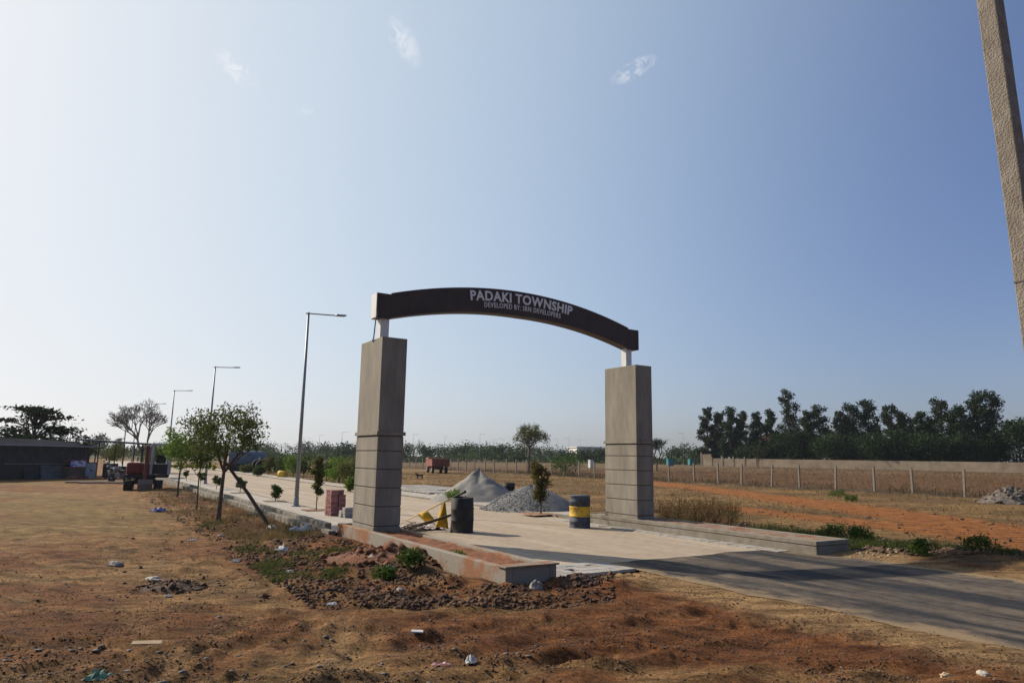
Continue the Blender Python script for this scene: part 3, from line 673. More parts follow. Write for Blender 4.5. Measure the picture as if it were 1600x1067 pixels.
# the propped tree and saplings on the rubble strip
tree('propped_tree', 'leafy young tree on the rubble strip held by a dark slanting prop', gp(341, 815), 3.45, 3.2, .44, .068, 64, 4300, .048, 11, leaf_mat('leaf_main', (.115, .135, .03), (.05, .065, .022), .3, 2.2), lean=(.02, .03), clump_r=.2)
a_, b_ = gp(425, 822), at_depth(352, 722, 20.0)
tag(MB().tube([a_ - Vector((0, 0, .1)), (a_ + b_) / 2, b_], [.05, .047, .04], 8).build('wooden_prop', mat('dark_wood', (.06, .045, .035), None, 12, .9)), 'dark wooden pole slanting up to prop the young tree', 'pole')
tree('sapling', 'thin sapling with a round green crown next to the propped tree', gp(307, 797), 2.75, 1.7, .42, .03, 22, 1700, .055, 21, L_GREEN, clump_r=.5)
tree('sapling', 'thin bright green sapling beside the excavator', gp(277, 777), 3.15, 2.0, .38, .045, 24, 2000, .06, 23, L_BRIGHT, clump_r=.33)
# shrubs along the footpath
for i, (px, by, ty, wpx, st, lm, lb) in enumerate([
        (494, 797, 709, 32, 'inverted', L_OLIVE, 'tall narrow shrub in a soil pit beside the stack of red pavers'),
        (430, 783, 758, 26, 'inverted', L_GREEN, 'small spreading shrub in a grassy pit next to the tall lamp base'),
        (375, 770, 744, 20, 'round', L_GREEN, 'small leafy shrub behind the slanting wooden prop'),
        (338, 764, 740, 20, 'round', L_GREEN, 'small shrub hidden behind the trunk of the propped tree'),
        (313, 758, 734, 16, 'round', L_GREEN, 'small dark shrub right behind the thin sapling trunk'),
        (291, 751, 732, 11, 'round', L_GREEN, 'tiny shrub on the footpath between the two saplings')]):
    p = at(px, by, .05); s = p.y / F_PX * .97
    tree('shrub', lb, p, (by - ty) * s, wpx * s, .22 if i else .24, .018, 12, 900 if i else 2300, .05, 40 + i, lm, st, cat='shrub', group=None)
    if i < 3:
        pit = lumpy(-.42, .42, -.42, .42, .012, .02, 8, 8, i).build('tree_pit', ORA if i == 0 else mat('pit_soil', (.16, .11, .06), (.10, .09, .04), 6, .95)); pit.location = p; pit.rotation_euler = (0, 0, AZ); kind(pit, 'structure')
p = at(845, 803, .05)
tree('fan_shaped_shrub', 'fan shaped brownish green shrub in front of the gravel heap', p, 1.82, .92, .22, .03, 22, 2600, .045, 60, leaf_mat('leaf_brownish', (.12, .11, .03), (.07, .06, .025), .35, 3), 'inverted', cat='shrub')
pit = lumpy(-.6, .6, -.45, .45, .012, .03, 8, 8, 5).build('tree_pit', mat('pit_soil_red', (.33, .17, .08), (.24, .13, .07), 6, .95)); pit.location = p; pit.rotation_euler = (0, 0, AZ); kind(pit, 'structure')
# bushes beyond the road, left of the gate
for i, (px, by, ty, wpx, lm) in enumerate([(442, 742, 708, 22, L_GREEN), (458, 744, 712, 24, L_BRIGHT), (474, 748, 713, 26, L_GREEN), (510, 752, 716, 30, L_GREEN), (530, 755, 714, 32, L_BRIGHT), (548, 757, 712, 34, L_OLIVE), (566, 757, 716, 34, L_GREEN), (548, 768, 742, 14, L_BRIGHT), (403, 744, 728, 12, L_GREEN), (385, 739, 726, 14, L_OLIVE), (420, 741, 712, 16, L_OLIVE)]):
    p = at(px, by); s = p.y / F_PX
    tree('bush', 'leafy green bush in the row across the road behind the tall lamp', p, (by - ty) * s * 1.08, wpx * s * 1.5, .03, .03, 20, 1900, .08, 80 + i, lm, cat='bush', group='bushes across the road', clump_r=.5)
for i in range(9):
    px = 266 + i * 8.5; p = at(px, 733 + i * .25); s = p.y / F_PX
    tree('yellow_shrub', 'low yellow green shrub in the clipped row across the road', p, 9 * s, 9 * s, .1, .02, 8, 260, .1, 100 + i, L_YEL, cat='shrub', group='yellow shrubs across the road', clump_r=.6)
# the bare tree, the tree behind the shed, trees seen through and beside the gate
p = at(222, 737); bare_tree('bare_tree', 'grey leafless tree with a wide twiggy crown behind the excavator', p, 7.0, .2, 12, .8, depth=7, twig=.017)
p = at(238, 738); tree('leafy_tree', 'bright green leafy tree at the foot of the bare tree', p, 2.9, 3.6, .2, .06, 16, 1500, .11, 130, L_BRIGHT, clump_r=.5)
p = at(168, 741); tree('leafy_tree', 'small yellowish tree behind the open canopy', p, 2.6, 3.0, .3, .06, 12, 900, .1, 131, L_OLIVE, clump_r=.5)
p = at(46, 742); tree('tiered_tree', 'dark tree with flat tiered branches behind the shed', p, 5.2, 8.6, .26, .16, 90, 5600, .15, 140, L_DARK, 'layer')
p = at(826, 738); bare_tree('field_tree', 'lone spreading tree in the field framed by the gate', p, 7.6, .22, 21, 1.0, L_OLIVE, 5200, depth=5)
p = at(883, 744); tree('bush', 'rounded green bush at the foot of the lone field tree', p, 2.5, 4.2, .08, .05, 16, 1500, .10, 150, L_GREEN, cat='bush', clump_r=.5)
p = at(1027, 739); bare_tree('field_tree', 'slim crooked tree right behind the far pillar', p, 6.2, .16, 33, .85, L_DARK2, 2600, depth=5)
# tall dark trees behind the compound wall
WA, WB = (40.8, 150.0), (83.0, 112.0)
def wall_at(px): return on_line(px, *WA, *WB)
TR = [(1106, 634, 30, 'c'), (1124, 640, 30, 'c'), (1142, 633, 36, 'c'), (1160, 640, 30, 'c'), (1184, 641, 34, 'c'), (1206, 637, 34, 'c'), (1236, 604, 44, 'c'), (1262, 640, 36, 'c'), (1284, 631, 44, 'c'), (1320, 640, 40, 'c'), (1336, 627, 44, 'c'), (1361, 620, 46, 'c'), (1396, 629, 36, 'c'), (1420, 641, 46, 'c'), (1447, 640, 40, 'c'), (1476, 620, 50, 'c'), (1502, 630, 44, 'c'), (1533, 608, 56, 'c'), (1556, 607, 56, 'c'), (1594, 645, 54, 'r'),
      (1225, 668, 46, 'r'), (1250, 664, 60, 'r'), (1300, 672, 60, 'r'), (1345, 675, 60, 'r'), (1376, 664, 60, 'r'), (1415, 670, 60, 'r'), (1455, 668, 60, 'r'), (1500, 672, 62, 'r'), (1545, 668, 64, 'r'), (1180, 688, 50, 'r'), (1200, 690, 40, 'r'), (1640, 630, 60, 'r')]
for i, (px, ty, wpx, st) in enumerate(TR):
    x, y = wall_at(px); k = 1.02 + .05 * rnd.random() + (.03 if st == 'c' else 0); x, y = x * k, y * k
    z = lz((x, y)); top = at_depth(px, ty, y).z; w = wpx * y / F_PX * (1.05 if st == 'c' else 1.12)
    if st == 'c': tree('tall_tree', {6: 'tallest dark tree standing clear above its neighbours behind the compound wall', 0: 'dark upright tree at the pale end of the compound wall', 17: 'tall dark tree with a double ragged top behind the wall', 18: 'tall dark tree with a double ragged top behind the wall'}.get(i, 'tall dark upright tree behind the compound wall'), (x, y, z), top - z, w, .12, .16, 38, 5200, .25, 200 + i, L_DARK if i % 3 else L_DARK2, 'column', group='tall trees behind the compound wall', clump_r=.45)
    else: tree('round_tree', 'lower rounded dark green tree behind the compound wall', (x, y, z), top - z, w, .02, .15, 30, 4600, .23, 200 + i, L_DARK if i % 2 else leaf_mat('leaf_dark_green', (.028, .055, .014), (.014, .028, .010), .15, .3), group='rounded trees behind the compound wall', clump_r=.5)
x, y = on_line(1185, *[v * .9 for v in WA], *[v * .9 for v in WB])
tree('thin_tree', 'thin sparse tree in front of the pale end of the compound wall', (x, y, lz((x, y))), 4.6, 5.4, .25, .09, 22, 1300, .13, 300, L_DARK2)
# distant trees over the plots
FAR = [(628, 692, 36), (648, 681, 34), (672, 693, 30), (700, 691, 32), (720, 694, 26), (737, 690, 30), (760, 695, 34), (786, 692, 30), (810, 697, 34), (838, 698, 30), (862, 699, 30), (885, 700, 24), (915, 702, 26), (935, 699, 26),
       (450, 686, 34), (478, 690, 34), (415, 692, 40), (512, 692, 30), (538, 690, 34), (560, 694, 30), (395, 692, 40), (350, 690, 44), (308, 690, 36), (1050, 697, 30), (1072, 694, 34), (1094, 697, 30), (122, 678, 16), (140, 681, 14), (157, 674, 22), (187, 679, 16), (283, 688, 30), (605, 694, 30), (585, 696, 30)]
for i, (px, ty, wpx) in enumerate(FAR):
    Y = rnd.uniform(185, 250); p = at_depth(px, ty, Y); z = lz(p); hh = p.z - z; s = Y / F_PX
    if i in (1, 14, 26): bare_tree('far_bare_tree', 'pale leafless tree in the distant treeline', (p.x, p.y, z), hh, .2, 400 + i, 1.0, group='leafless trees in the distant treeline', depth=5)
    else: tree('far_tree', 'hazy green tree in the distant treeline', (p.x, p.y, z), hh, wpx * s * 1.35, .0, .13, 26, 1200, .34, 400 + i, L_FAR, group='trees in the distant treeline', clump_r=.55)
def treeline():
    rng = np.random.default_rng(77); P = []
    for px in np.arange(-60, 1120, 3.0):
        Y = rng.uniform(180, 300); hor = CY + F_PX * math.tan(PITCH) + (px - CX) * math.tan(ROLL)
        c = at_depth(px, hor - 2, Y); hh = (1.6 + 8.0 * float(fbm(np.array([px / 45.]), np.array([0.]), 3, 9)[0]) ** 2)
        n = 70; q = rng.normal(size=(n, 3)) * np.array([2.6, 3, .28 * hh * .5]) + np.array([c.x, c.y, .45 * hh]); P.append(q)
    P = np.concatenate(P); P[:, 2] = np.clip(P[:, 2], .1, None); V, Q = leaves(P, .55, rng)
    tag(kind(np_mesh('far_wood', V, Q, L_FAR), 'stuff'), 'hazy mass of far woodland along the horizon', 'woodland')
treeline()

# ------------------------------------------------------------------ compound wall, house roofs, fence
PLAST = mat('wall_plaster', (.36, .28, .195), (.24, .185, .13), .6, .95, .4, 8)
cw_ = thing('compound_wall', 'long plastered compound wall below the tall dark trees', 'wall')
A, B = Vector((*WA, 0)), Vector((WB[0] + 18, WB[1] - 16.2, 0)); n_ = 34
ux = (B - A).normalized(); ang = math.atan2(ux.y, ux.x); seg = (B - A).length / n_
for i in range(n_):
    c = A + ux * seg * i; z = lz(c); M = Matrix.Translation((c.x, c.y, z)) @ Matrix.Rotation(ang, 4, 'Z')
    hgt = 2.5 if i == 0 else 1.65
    MB().box(.12 if i < 6 else .005, seg - (.12 if i < 5 else .005), -.1, .1, -.5, hgt, M).build('panel', PLAST, cw_)
    if i < 6: MB().box(-.12, .12, -.16, .16, -.5, hgt + .35, M).build('post', PLAST, cw_)
ROOF = mat('clay_roof', (.30, .12, .08), (.22, .09, .06), 2, .9)
for lb, px, py, w in (('red roofed house half hidden behind the upright trees', 1216, 682, 9.0), ('red roofed house glimpsed between the rounded trees', 1450, 690, 8.0)):
    x, y = wall_at(px); p = at_depth(px, py, y * 1.3); z = lz(p); hs = thing('house', lb, 'house', (p.x, p.y, z), .5)
    e = p.z - z
    MB().box(-w / 2, w / 2, -3, 3, -.3, e - 1.2).build('wall', mat('house_paint', (.6, .55, .48), None, 2), hs)
    MB().prism([(-w / 2 - .5, e - 1.3), (0, e + .9), (w / 2 + .5, e - 1.3)], -3.5, 3.5).build('roof', ROOF, hs)
    for k in (-2.2, 1.2): MB().box(k, k + 1.1, -3.04, -2.98, 1, 2.3).build('window', mat('dark_glass', (.04, .05, .06), None, 3, .2), hs)
FG = 39.4; F0, F1 = W(FG, -30), W(FG, 150)
wf = thing('wire_fence', 'concrete post and wire fence along the edge of the dry field', 'fence')
PST = mat('fence_post', (.221, .190, .153), (.168, .142, .116), 8, .95)
posts = []
for px in (1502, 1422, 1363, 1303, 1247, 1204, 1157, 1121, 1084, 1045, 986, 960, 929, 905, 882, 862, 842, 823, 807, 792, 772.6, 758, 742, 729, 716, 704, 692, 680, 670, 661, 650, 640):
    x, y = on_line(px, F0.x, F0.y, F1.x, F1.y); posts.append(Vector((x, y, 0)))
x, y = on_line(1640, F0.x, F0.y, F1.x, F1.y); posts.insert(0, Vector((x, y, 0)))
for p in posts:
    z = lz(p); lean = Matrix.Translation((p.x, p.y, z)) @ Matrix.Rotation(AZ, 4, 'Z') @ Matrix.Rotation(rnd.gauss(0, .03), 4, 'X') @ Matrix.Rotation(rnd.gauss(0, .03), 4, 'Y')
    p.z = z; MB().box(-.058, .058, -.058, .058, -.3, 1.62, lean).build('post', PST, wf)
for hgt in (.45, .95, 1.45):
    MB().tube([p + Vector((0, 0, hgt)) for p in posts], .007, 4).build('wire', mat('rusty_wire', (.13, .10, .08), None, 5, .8), wf)

# ------------------------------------------------------------------ things on and by the road
BLK = mat('sooty_metal', (.035, .033, .033), (.018, .017, .017), 6, .75, .5, 30)
BLUE = mat('drum_blue', (.060, .075, .105), (.045, .042, .045), 6, .7, .3, 30, lo=.42, hi=.55)
YEL = mat('drum_yellow', (.58, .36, .035), (.34, .22, .05), 5, .7, .3, 30, lo=.38, hi=.52)
RUST = mat('rusty_lid', (.45, .34, .2), (.24, .15, .08), 5, .9)
d = thing('drum', 'blue and yellow banded steel drum in front of the far pillar', 'drum', at(906, 823.8), .3)
def ring(z0, z1, r_=.29): return [(r_, z0), (r_ + .012, z0 + .02), (r_, z0 + .045), (r_, z1 - .004)]
MB().lathe([(.285, -.03), (.30, 0), (.288, .03), (.288, .15), (.30, .165), (.288, .18), (.288, .30)], 28).build('lower_band', BLUE, d, smooth=True)
MB().lathe([(.289, .30), (.303, .315), (.289, .33), (.289, .55), (.303, .565), (.289, .58)], 28).build('middle_band', YEL, d, smooth=True)
MB().lathe([(.288, .58), (.288, .70), (.298, .715), (.288, .73), (.288, .85), (.298, .862), (.29, .875)], 28).build('upper_band', BLUE, d, smooth=True)
MB().lathe([(.27, .84), (.277, .868), (.26, .872)], 28).build('lid', RUST, d)
d = thing('drum', 'battered soot black drum with poles leaning on it', 'drum', at(722, 831), .5); d.rotation_euler = (.02, -.035, .5)
wob = lambda t, z: 1 + .03 * math.sin(3 * t + 4 * z) + .025 * math.sin(5 * t - 7 * z)
MB().lathe([(.29, -.03), (.302, .01), (.288, .04), (.288, .28), (.302, .30), (.288, .32), (.285, .56), (.30, .58), (.286, .6), (.285, .86), (.262, .868), (.262, .60)], 30, wob=wob).build('shell', BLK, d, smooth=True)
d = thing('drum', 'small black drum half hidden behind the two heaps', 'drum', at(795, 769), 0)
MB().lathe([(.33, -.05), (.34, .02), (.33, .3), (.345, .32), (.33, .34), (.33, .52), (.31, .53), (.30, .40)], 24).build('shell', BLK, d, smooth=True)
d = thing('drum', 'yellow drum lying on its side by the road edge', 'drum', at(441, 746) + Vector((0, 0, .28)), .4); d.rotation_euler = (math.pi / 2, 0, .9)
MB().lathe([(.28, -.42), (.295, -.40), (.28, -.38), (.28, -.12), (.295, -.1), (.28, -.08), (.28, .4), (.25, .42)], 20).build('shell', YEL, d, smooth=True)
# poles, yellow cloths, sheet, brushwood beside the black drum
pa, pb = at(634, 813, .03), at_depth(727, 768, 18.2)
bp_ = thing('bamboo_pole', 'pale bamboo pole leaning on the rim of the black drum', 'pole')
MB().tube([pa, pa.lerp(pb, .5), pb.lerp(pa, .14)], [.016, .02, .024], 8).build('shaft', mat('bamboo', (.45, .33, .17), (.32, .22, .11), 12, .7), bp_, smooth=True)
MB().tube([pb.lerp(pa, .15), pb], [.028, .04], 8).build('charred_end', BLK, bp_)
qa, qb = at(632, 826, .05), at_depth(706, 804, 18.3)
tag(MB().tube([qa, qa.lerp(qb, .5) + Vector((0, 0, -.02)), qb], [.035, .04, .03], 8).build('dark_pole', mat('dark_wood', (.06, .045, .035), None, 12, .9)), 'dark wooden pole lying low against the black drum', 'pole')
def cloth(label, pxs, Y, bow):
    P = [at_depth(x, y, Y) for x, y in pxs]; n = 8; vs, fs = [], []
    for i in range(n + 1):
        for k in range(n + 1):
            u, v = i / n, k / n; q = P[0].lerp(P[1], u).lerp(P[3].lerp(P[2], u), v)
            q = q + Vector((.0, -bow * math.sin(math.pi * u) * math.sin(math.pi * v) + .025 * math.sin(9 * u + 3 * v), 0)); vs.append(q)
    for i in range(n):
        for k in range(n): a = i * (n + 1) + k; fs.append((a, a + n + 1, a + n + 2, a + 1))
    o = MB().add(vs, fs).build('yellow_cloth', mat('yellow_cloth', (.55, .33, .02), (.38, .22, .02), 8, .85), None, smooth=True)
    s = o.modifiers.new('thick', 'SOLIDIFY'); s.thickness = .008
    return tag(o, label, 'cloth')
cloth('rounded yellow cloth hanging from the bamboo pole', [(652, 803), (668, 798), (680, 812), (664, 815)], 18.9, .12)
cloth('tall pointed yellow cloth hanging beside the black drum', [(691, 786), (696, 785), (701, 826), (680, 822)], 18.45, .06)
o = lumpy(-.55, .55, -.45, .45, .05, .09, 16, 14, 30).build('plastic_sheet', mat('dusty_plastic', (.55, .48, .42), (.42, .33, .27), 5, .5), smooth=True); o.location = at(664, 826, 0); o.rotation_euler = (0, 0, AZ)
tag(o, 'crumpled dusty plastic sheet beneath the yellow cloths', 'plastic sheet')
m = MB()
for i in range(40):
    p = at(rnd.uniform(622, 662), rnd.uniform(822, 832), .05); e = p + Vector((rnd.gauss(.1, .3), rnd.gauss(0, .25), rnd.uniform(.0, .22))); m.tube([p, (p + e) / 2 + Vector((0, 0, .04)), e], [.008, .006, .003], 4)
tag(kind(m.build('brushwood', BARK), 'stuff'), 'heap of thin cut twigs at the foot of the near pillar', 'twigs')
# paver stacks
REDP = [mat('red_paver_%d' % i, c, tuple(v * .75 for v in c), 9, .9, .3, 40) for i, c in enumerate([(.30, .13, .12), (.36, .17, .155), (.26, .11, .105)])]
st = thing('paver_stack', 'chest high stack of dusty red pavers by the near pillar', 'paver stack', at(523, 805, .05), AZ + .15)
bm_ = []
for mm in REDP:
    b = MB().box(-.115, .115, -.06, .06, 0, .068).mesh('paver'); b.materials.append(mm); bm_.append(b)
for lay in range(11):
    nx = 2 if lay < 7 else (2 if lay < 9 else 1)
    for i in range(2):
        for k in range(3):
            if lay > 8 and i == 1 and k != 1: continue
            o = link('paver', rnd.choice(bm_), st, .006); o.location = (-.125 + .25 * i + rnd.uniform(-.012, .012), -.13 + .13 * k + rnd.uniform(-.008, .008), lay * .07); o.rotation_euler = (0, 0, rnd.gauss(0, .03))
st = thing('block_stack', 'low stack of pale grey blocks against the red pavers', 'block stack', at(541, 808, .05), AZ + .1)
for lay in range(3):
    for k in range(2):
        if lay == 2 and k: continue
        MB().box(-.15 + rnd.uniform(-.02, .02), .15, -.2 + .2 * k, -.01 + .2 * k, lay * .1, lay * .1 + .095).build('block', PV[k], st, bevel=.008)
# heaps
def heap(name, label, c, R, h, m, seed, peak=1.15, ell=1.0, rough=.05):
    n1, n2 = 60, 26; vs, fs = [], []
    for i in range(n2 + 1):
        q = i / n2
        for k in range(n1):
            t = 2 * math.pi * k / n1; w = 1 + .16 * (float(fbm(np.array([math.cos(t) * 1.3 + 5]), np.array([math.sin(t) * 1.3]), 3, seed)[0]) - .5) * 2
            x, y = R * q * w * math.cos(t) * ell, R * q * w * math.sin(t)
            z = h * (1 - q ** peak) * (1 + .05 * math.sin(3 * t + seed)) + rough * (float(fbm(np.array([x * 3]), np.array([y * 3]), 4, seed + 3)[0]) - .5) * min(1, 2.2 * (1 - q)) - .06 * q
            vs.append((x, y, z))
    for i in range(n2):
        for k in range(n1): fs.append((i * n1 + k, (i + 1) * n1 + k, (i + 1) * n1 + (k + 1) % n1, i * n1 + (k + 1) % n1))
    t_ = thing(name, label, 'heap', c); MB().add(vs, fs).build('heap_body', m, t_, smooth=True); return t_
SAND = mat('grey_sand', (.220, .205, .184), (.178, .165, .150), 3, .95, .6, 45)
GRAV = mat('gravel', (.176, .173, .169), (.112, .110, .109), 24, .9, 1.0, 35)
c = at(752, 779); c = Vector((c.x, c.y, 0)); c = Vector((-1.35, 31.3, .0))
heap('sand_heap', 'pointed heap of pale grey sand beside the road', c, 2.15, 1.32, SAND, 4, .95, 1.05, .22)
gc_ = Vector((.82, 26.4, .02)); gh = heap('gravel_heap', 'rounded heap of dark grey gravel behind the fan shaped shrub', gc_, 1.75, .86, GRAV, 9, 1.5, 1.05, .05)
def rubble(name, n, pts, smin, smax, m, seed, parent=None, flat=.6):
    """n small angular stones at points given by pts(rng) -> x, y, z"""
    rng = np.random.default_rng(seed)
    base = np.array([(0, 0, 1), (.9, 0, .2), (0, .9, .15), (-.9, .1, .2), (.1, -.9, .1), (.5, .5, -.6), (-.5, .5, -.5), (-.4, -.5, -.6), (.5, -.5, -.5)])
    tri = np.array([(0, 1, 2), (0, 2, 3), (0, 3, 4), (0, 4, 1), (1, 5, 2), (2, 6, 3), (3, 7, 4), (4, 8, 1), (2, 5, 6), (3, 6, 7), (4, 7, 8), (1, 8, 5), (5, 8, 7), (5, 7, 6)])
    P = pts(rng, n); s = smin * (smax / smin) ** (rng.uniform(0, 1, n) ** 2.8)
    a = rng.uniform(0, 6.28, n); ca, sa = np.cos(a), np.sin(a)
    B = base[None] * (1 + rng.normal(size=(n, 9, 1)) * .30) * s[:, None, None] * np.stack([rng.uniform(.7, 1.4, n), rng.uniform(.6, 1.1, n), rng.uniform(.3, 1, n) * flat + .1], 1)[:, None, :]
    X = B[..., 0] * ca[:, None] - B[..., 1] * sa[:, None]; Y = B[..., 0] * sa[:, None] + B[..., 1] * ca[:, None]
    V = np.stack([X + P[:, 0:1], Y + P[:, 1:2], B[..., 2] + P[:, 2:3] + s[:, None] * .15], -1).reshape(-1, 3)
    Q = (tri[None] + 9 * np.arange(n)[:, None, None]).reshape(-1, 3)
    return np_mesh(name, V, Q, m, parent)
def on_heap(rng, n):
    t = rng.uniform(0, 6.28, n); q = np.sqrt(rng.uniform(0, 1.1, n)); x, y = 1.75 * q * np.cos(t) * 1.05, 1.75 * q * np.sin(t)
    return np.stack([x, y, np.maximum(.86 * (1 - q ** 1.5) - .02, 0)], 1)
kind(rubble('gravel_stones', 2600, on_heap, .016, .05, mat('gravel_stone', (.30, .295, .29), (.13, .128, .126), 14, .9), 5, gh, .9), 'stuff')
p = at(709, 783, .05); tree('weed', 'green weed growing at the left foot of the sand heap', p, .62, .75, .1, .012, 10, 420, .05, 501, L_BRIGHT, cat='weed', clump_r=.5)

# truck, tanker, dog, far boxes
def wheel(parent, x, y, z, r_, w, name='wheel'):
    M = Matrix.Translation((x, y, z)) @ Matrix.Rotation(math.pi / 2, 4, 'Y')
    o = MB().lathe([(r_ * .55, -w / 2), (r_ * .92, -w / 2), (r_, -w * .3), (r_, w * .3), (r_ * .92, w / 2), (r_ * .55, w / 2)], 20, M).build(name, mat('tyre', (.025, .025, .027), None, 8, .9), parent, smooth=True)
    MB().lathe([(r_ * .5, -w * .52), (r_ * .5, w * .52)], 14, M).build('rim', mat('rim_grey', (.25, .24, .23), None, 5, .6), o)
p = at(688, 739.5); s = p.y / F_PX
tk = thing('tipper_truck', 'rusty red tipper truck seen from behind beyond the fence line', 'truck', p, .30); tk.scale = (.82, .82, .82)
RED = mat('faded_red', (.203, .064, .041), (.150, .045, .034), 3, .7)
MB().box(-1.25, 1.25, -.2, 3.4, .95, 1.9).build('tipper_body', RED, tk, bevel=.04)
for k in (-.75, 0, .75): MB().box(k - .05, k + .05, -.26, -.2, .95, 1.9).build('rib', RED, tk)
MB().box(-1.3, 1.3, -.24, 3.44, 1.9, 1.98).build('rim_rail', RED, tk)
MB().box(-.45, .45, 0, 5.2, .55, .9).build('chassis', BLK, tk)
MB().box(-1.15, 1.15, 3.6, 5.2, .7, 2.15).build('cab', RED, tk, bevel=.12)
MB().box(-1.0, 1.0, 3.57, 3.6, 1.45, 1.95).build('rear_window', mat('dark_glass', (.04, .05, .06), None, 3, .2), tk)
for x in (-.95, .95):
    for y in (.8, 4.4): wheel(tk, x, y, .48, .48, .32)
    MB().box(x - .12, x + .12, -.25, -.22, .72, .84).build('tail_light', mat('tail_light', (.35, .03, .02), None, 5, .3), tk)
tn = thing('tanker_trailer', 'blue water tanker with a pale round end parked across the road', 'tanker', at(382, 736.5), .62)
M = Matrix.Translation((0, 0, 1.35)) @ Matrix.Rotation(math.pi / 2, 4, 'Y')
MB().lathe([(.8, -1.9), (.84, -1.85), (.84, 1.85), (.8, 1.9)], 24, M).build('tank', mat('tank_blue', (.10, .15, .22), (.07, .10, .14), 2, .6), tn, smooth=True)
MB().lathe([(.3, -1.98), (.79, -1.905)], 24, M).build('end_cap', mat('tank_end', (.5, .42, .32), (.4, .32, .24), 3, .8), tn)
MB().box(-1.9, 2.6, -.45, .45, .45, .62).build('chassis', BLK, tn)
MB().lathe([(.22, .8), (.22, .95), (.1, 1.0)], 12, Matrix.Translation((0, 0, 1.35))).build('hatch', STEEL, tn)
for x in (-.9, .3):
    for y in (-.6, .6):
        Mw = Matrix.Translation((x, y, .42)) @ Matrix.Rotation(math.pi / 2, 4, 'X')
        MB().lathe([(.2, -.13), (.40, -.13), (.42, -.08), (.42, .08), (.40, .13), (.2, .13)], 18, Mw).build('wheel', mat('tyre', (.025, .025, .027), None, 8, .9), tn, smooth=True)
tc_ = thing('tractor', 'dark red tractor coupled ahead of the water tanker', 'tractor', at(418, 738.5), .62)
MB().box(-.3, 1.5, -.32, .32, .75, 1.25).build('bonnet', RED, tc_, bevel=.06)
MB().box(-1.1, -.2, -.5, .5, .7, .95).build('seat_deck', BLK, tc_)
MB().box(-.9, -.6, -.25, .25, .95, 1.5).build('seat', BLK, tc_, bevel=.05)
MB().tube([(-.2, 0, 1.2), (-.45, 0, 1.6)], .03, 6).build('steering_column', STEEL, tc_)
for x, r_ in ((-.75, .68), (1.15, .4)):
    for y in (-.68, .68):
        MB().lathe([(r_ * .5, -.16), (r_ * .95, -.16), (r_, -.1), (r_, .1), (r_ * .95, .16), (r_ * .5, .16)], 18, Matrix.Translation((x, y, r_)) @ Matrix.Rotation(math.pi / 2, 4, 'X')).build('wheel', mat('tyre', (.025, .025, .027), None, 8, .9), tc_, smooth=True)
# dog: one continuous skinned body
def dog(loc, rz):
    vs = [(0, 0, .44), (.18, 0, .45), (.34, 0, .46), (.46, 0, .55), (.55, 0, .62), (.68, 0, .59), (-.2, 0, .45), (-.36, 0, .52), (-.5, 0, .62),
          (.32, .07, .28), (.34, .07, .14), (.36, .07, .02), (.32, -.07, .28), (.28, -.07, .14), (.30, -.07, .02),
          (-.18, .07, .30), (-.26, .07, .16), (-.22, .07, .02), (-.18, -.07, .30), (-.30, -.07, .17), (-.30, -.07, .02), (.53, .05, .70), (.53, -.05, .70)]
    es = [(0, 1), (1, 2), (2, 3), (3, 4), (4, 5), (0, 6), (6, 7), (7, 8), (2, 9), (9, 10), (10, 11), (2, 12), (12, 13), (13, 14), (6, 15), (15, 16), (16, 17), (6, 18), (18, 19), (19, 20), (4, 21), (4, 22)]
    rad = [.10, .12, .12, .085, .08, .04, .095, .035, .015] + [.05, .03, .028] * 2 + [.06, .032, .028] * 2 + [.02, .02]
    me = bpy.data.meshes.new('dog'); me.from_pydata(vs, es, []); o = bpy.data.objects.new('dog', me); col.objects.link(o)
    o.modifiers.new('skin', 'SKIN'); me.materials.append(mat('dog_fur', (.03, .025, .02), None, 8, .9))
    for i, r_ in enumerate(rad): me.skin_vertices[0].data[i].radius = (r_, r_)
    me.skin_vertices[0].data[0].use_root = True
    s_ = o.modifiers.new('sub', 'SUBSURF'); s_.levels = s_.render_levels = 2
    o.location = loc; o.rotation_euler = (0, 0, rz); o.scale = (.72, .72, .72); return o
tag(dog(at(656.5, 748.5), 2.9), 'dark dog walking across the ochre field', 'dog')
for lb, px, by, ty, wpx, c in (('teal utility box standing beside the slim crooked tree', 1047, 728, 717, 12, (.04, .25, .28)), ('teal utility box standing in the open near the compound wall', 1080, 728, 718, 10, (.05, .28, .28)), ('white service cabinet standing behind the fence', 923, 724, 711, 6, (.7, .68, .64)), ('small white cabinet far off among the plots', 778, 717, 711, 4, (.7, .68, .66))):
    hor = CY + F_PX * math.tan(PITCH) + (px - CX) * math.tan(ROLL); Y = 1.45 * F_PX / (by - ty); p = at_depth(px, 720, Y); z = lz(p); w = wpx * Y / F_PX
    t = thing('cabinet', lb, 'cabinet', (p.x, p.y, z), AZ); mm = mat('paint_%d' % px, c, None, 3, .6)
    MB().box(-w / 2, w / 2, -.3, .3, .1, 1.4).build('body', mm, t, bevel=.02); MB().box(-w / 2 - .04, w / 2 + .04, -.36, .36, 1.4, 1.48).build('roof', mm, t); MB().box(-w / 2 + .05, w / 2 - .05, -.25, .25, -.2, .1).build('plinth', CONW, t)
p = at_depth(914, 698, 240); bl = thing('far_building', 'pale block of flats rising over the distant trees', 'building', (p.x, p.y, 0), .3)
MB().box(-4.5, 4.5, -4, 4, -.2, p.z - .4).build('wall', mat('far_paint', (.72, .68, .64), None, 1), bl)
MB().box(-4.8, 4.8, -4.3, 4.3, p.z - .4, p.z).build('roof', mat('far_paint2', (.6, .56, .52), None, 1), bl)
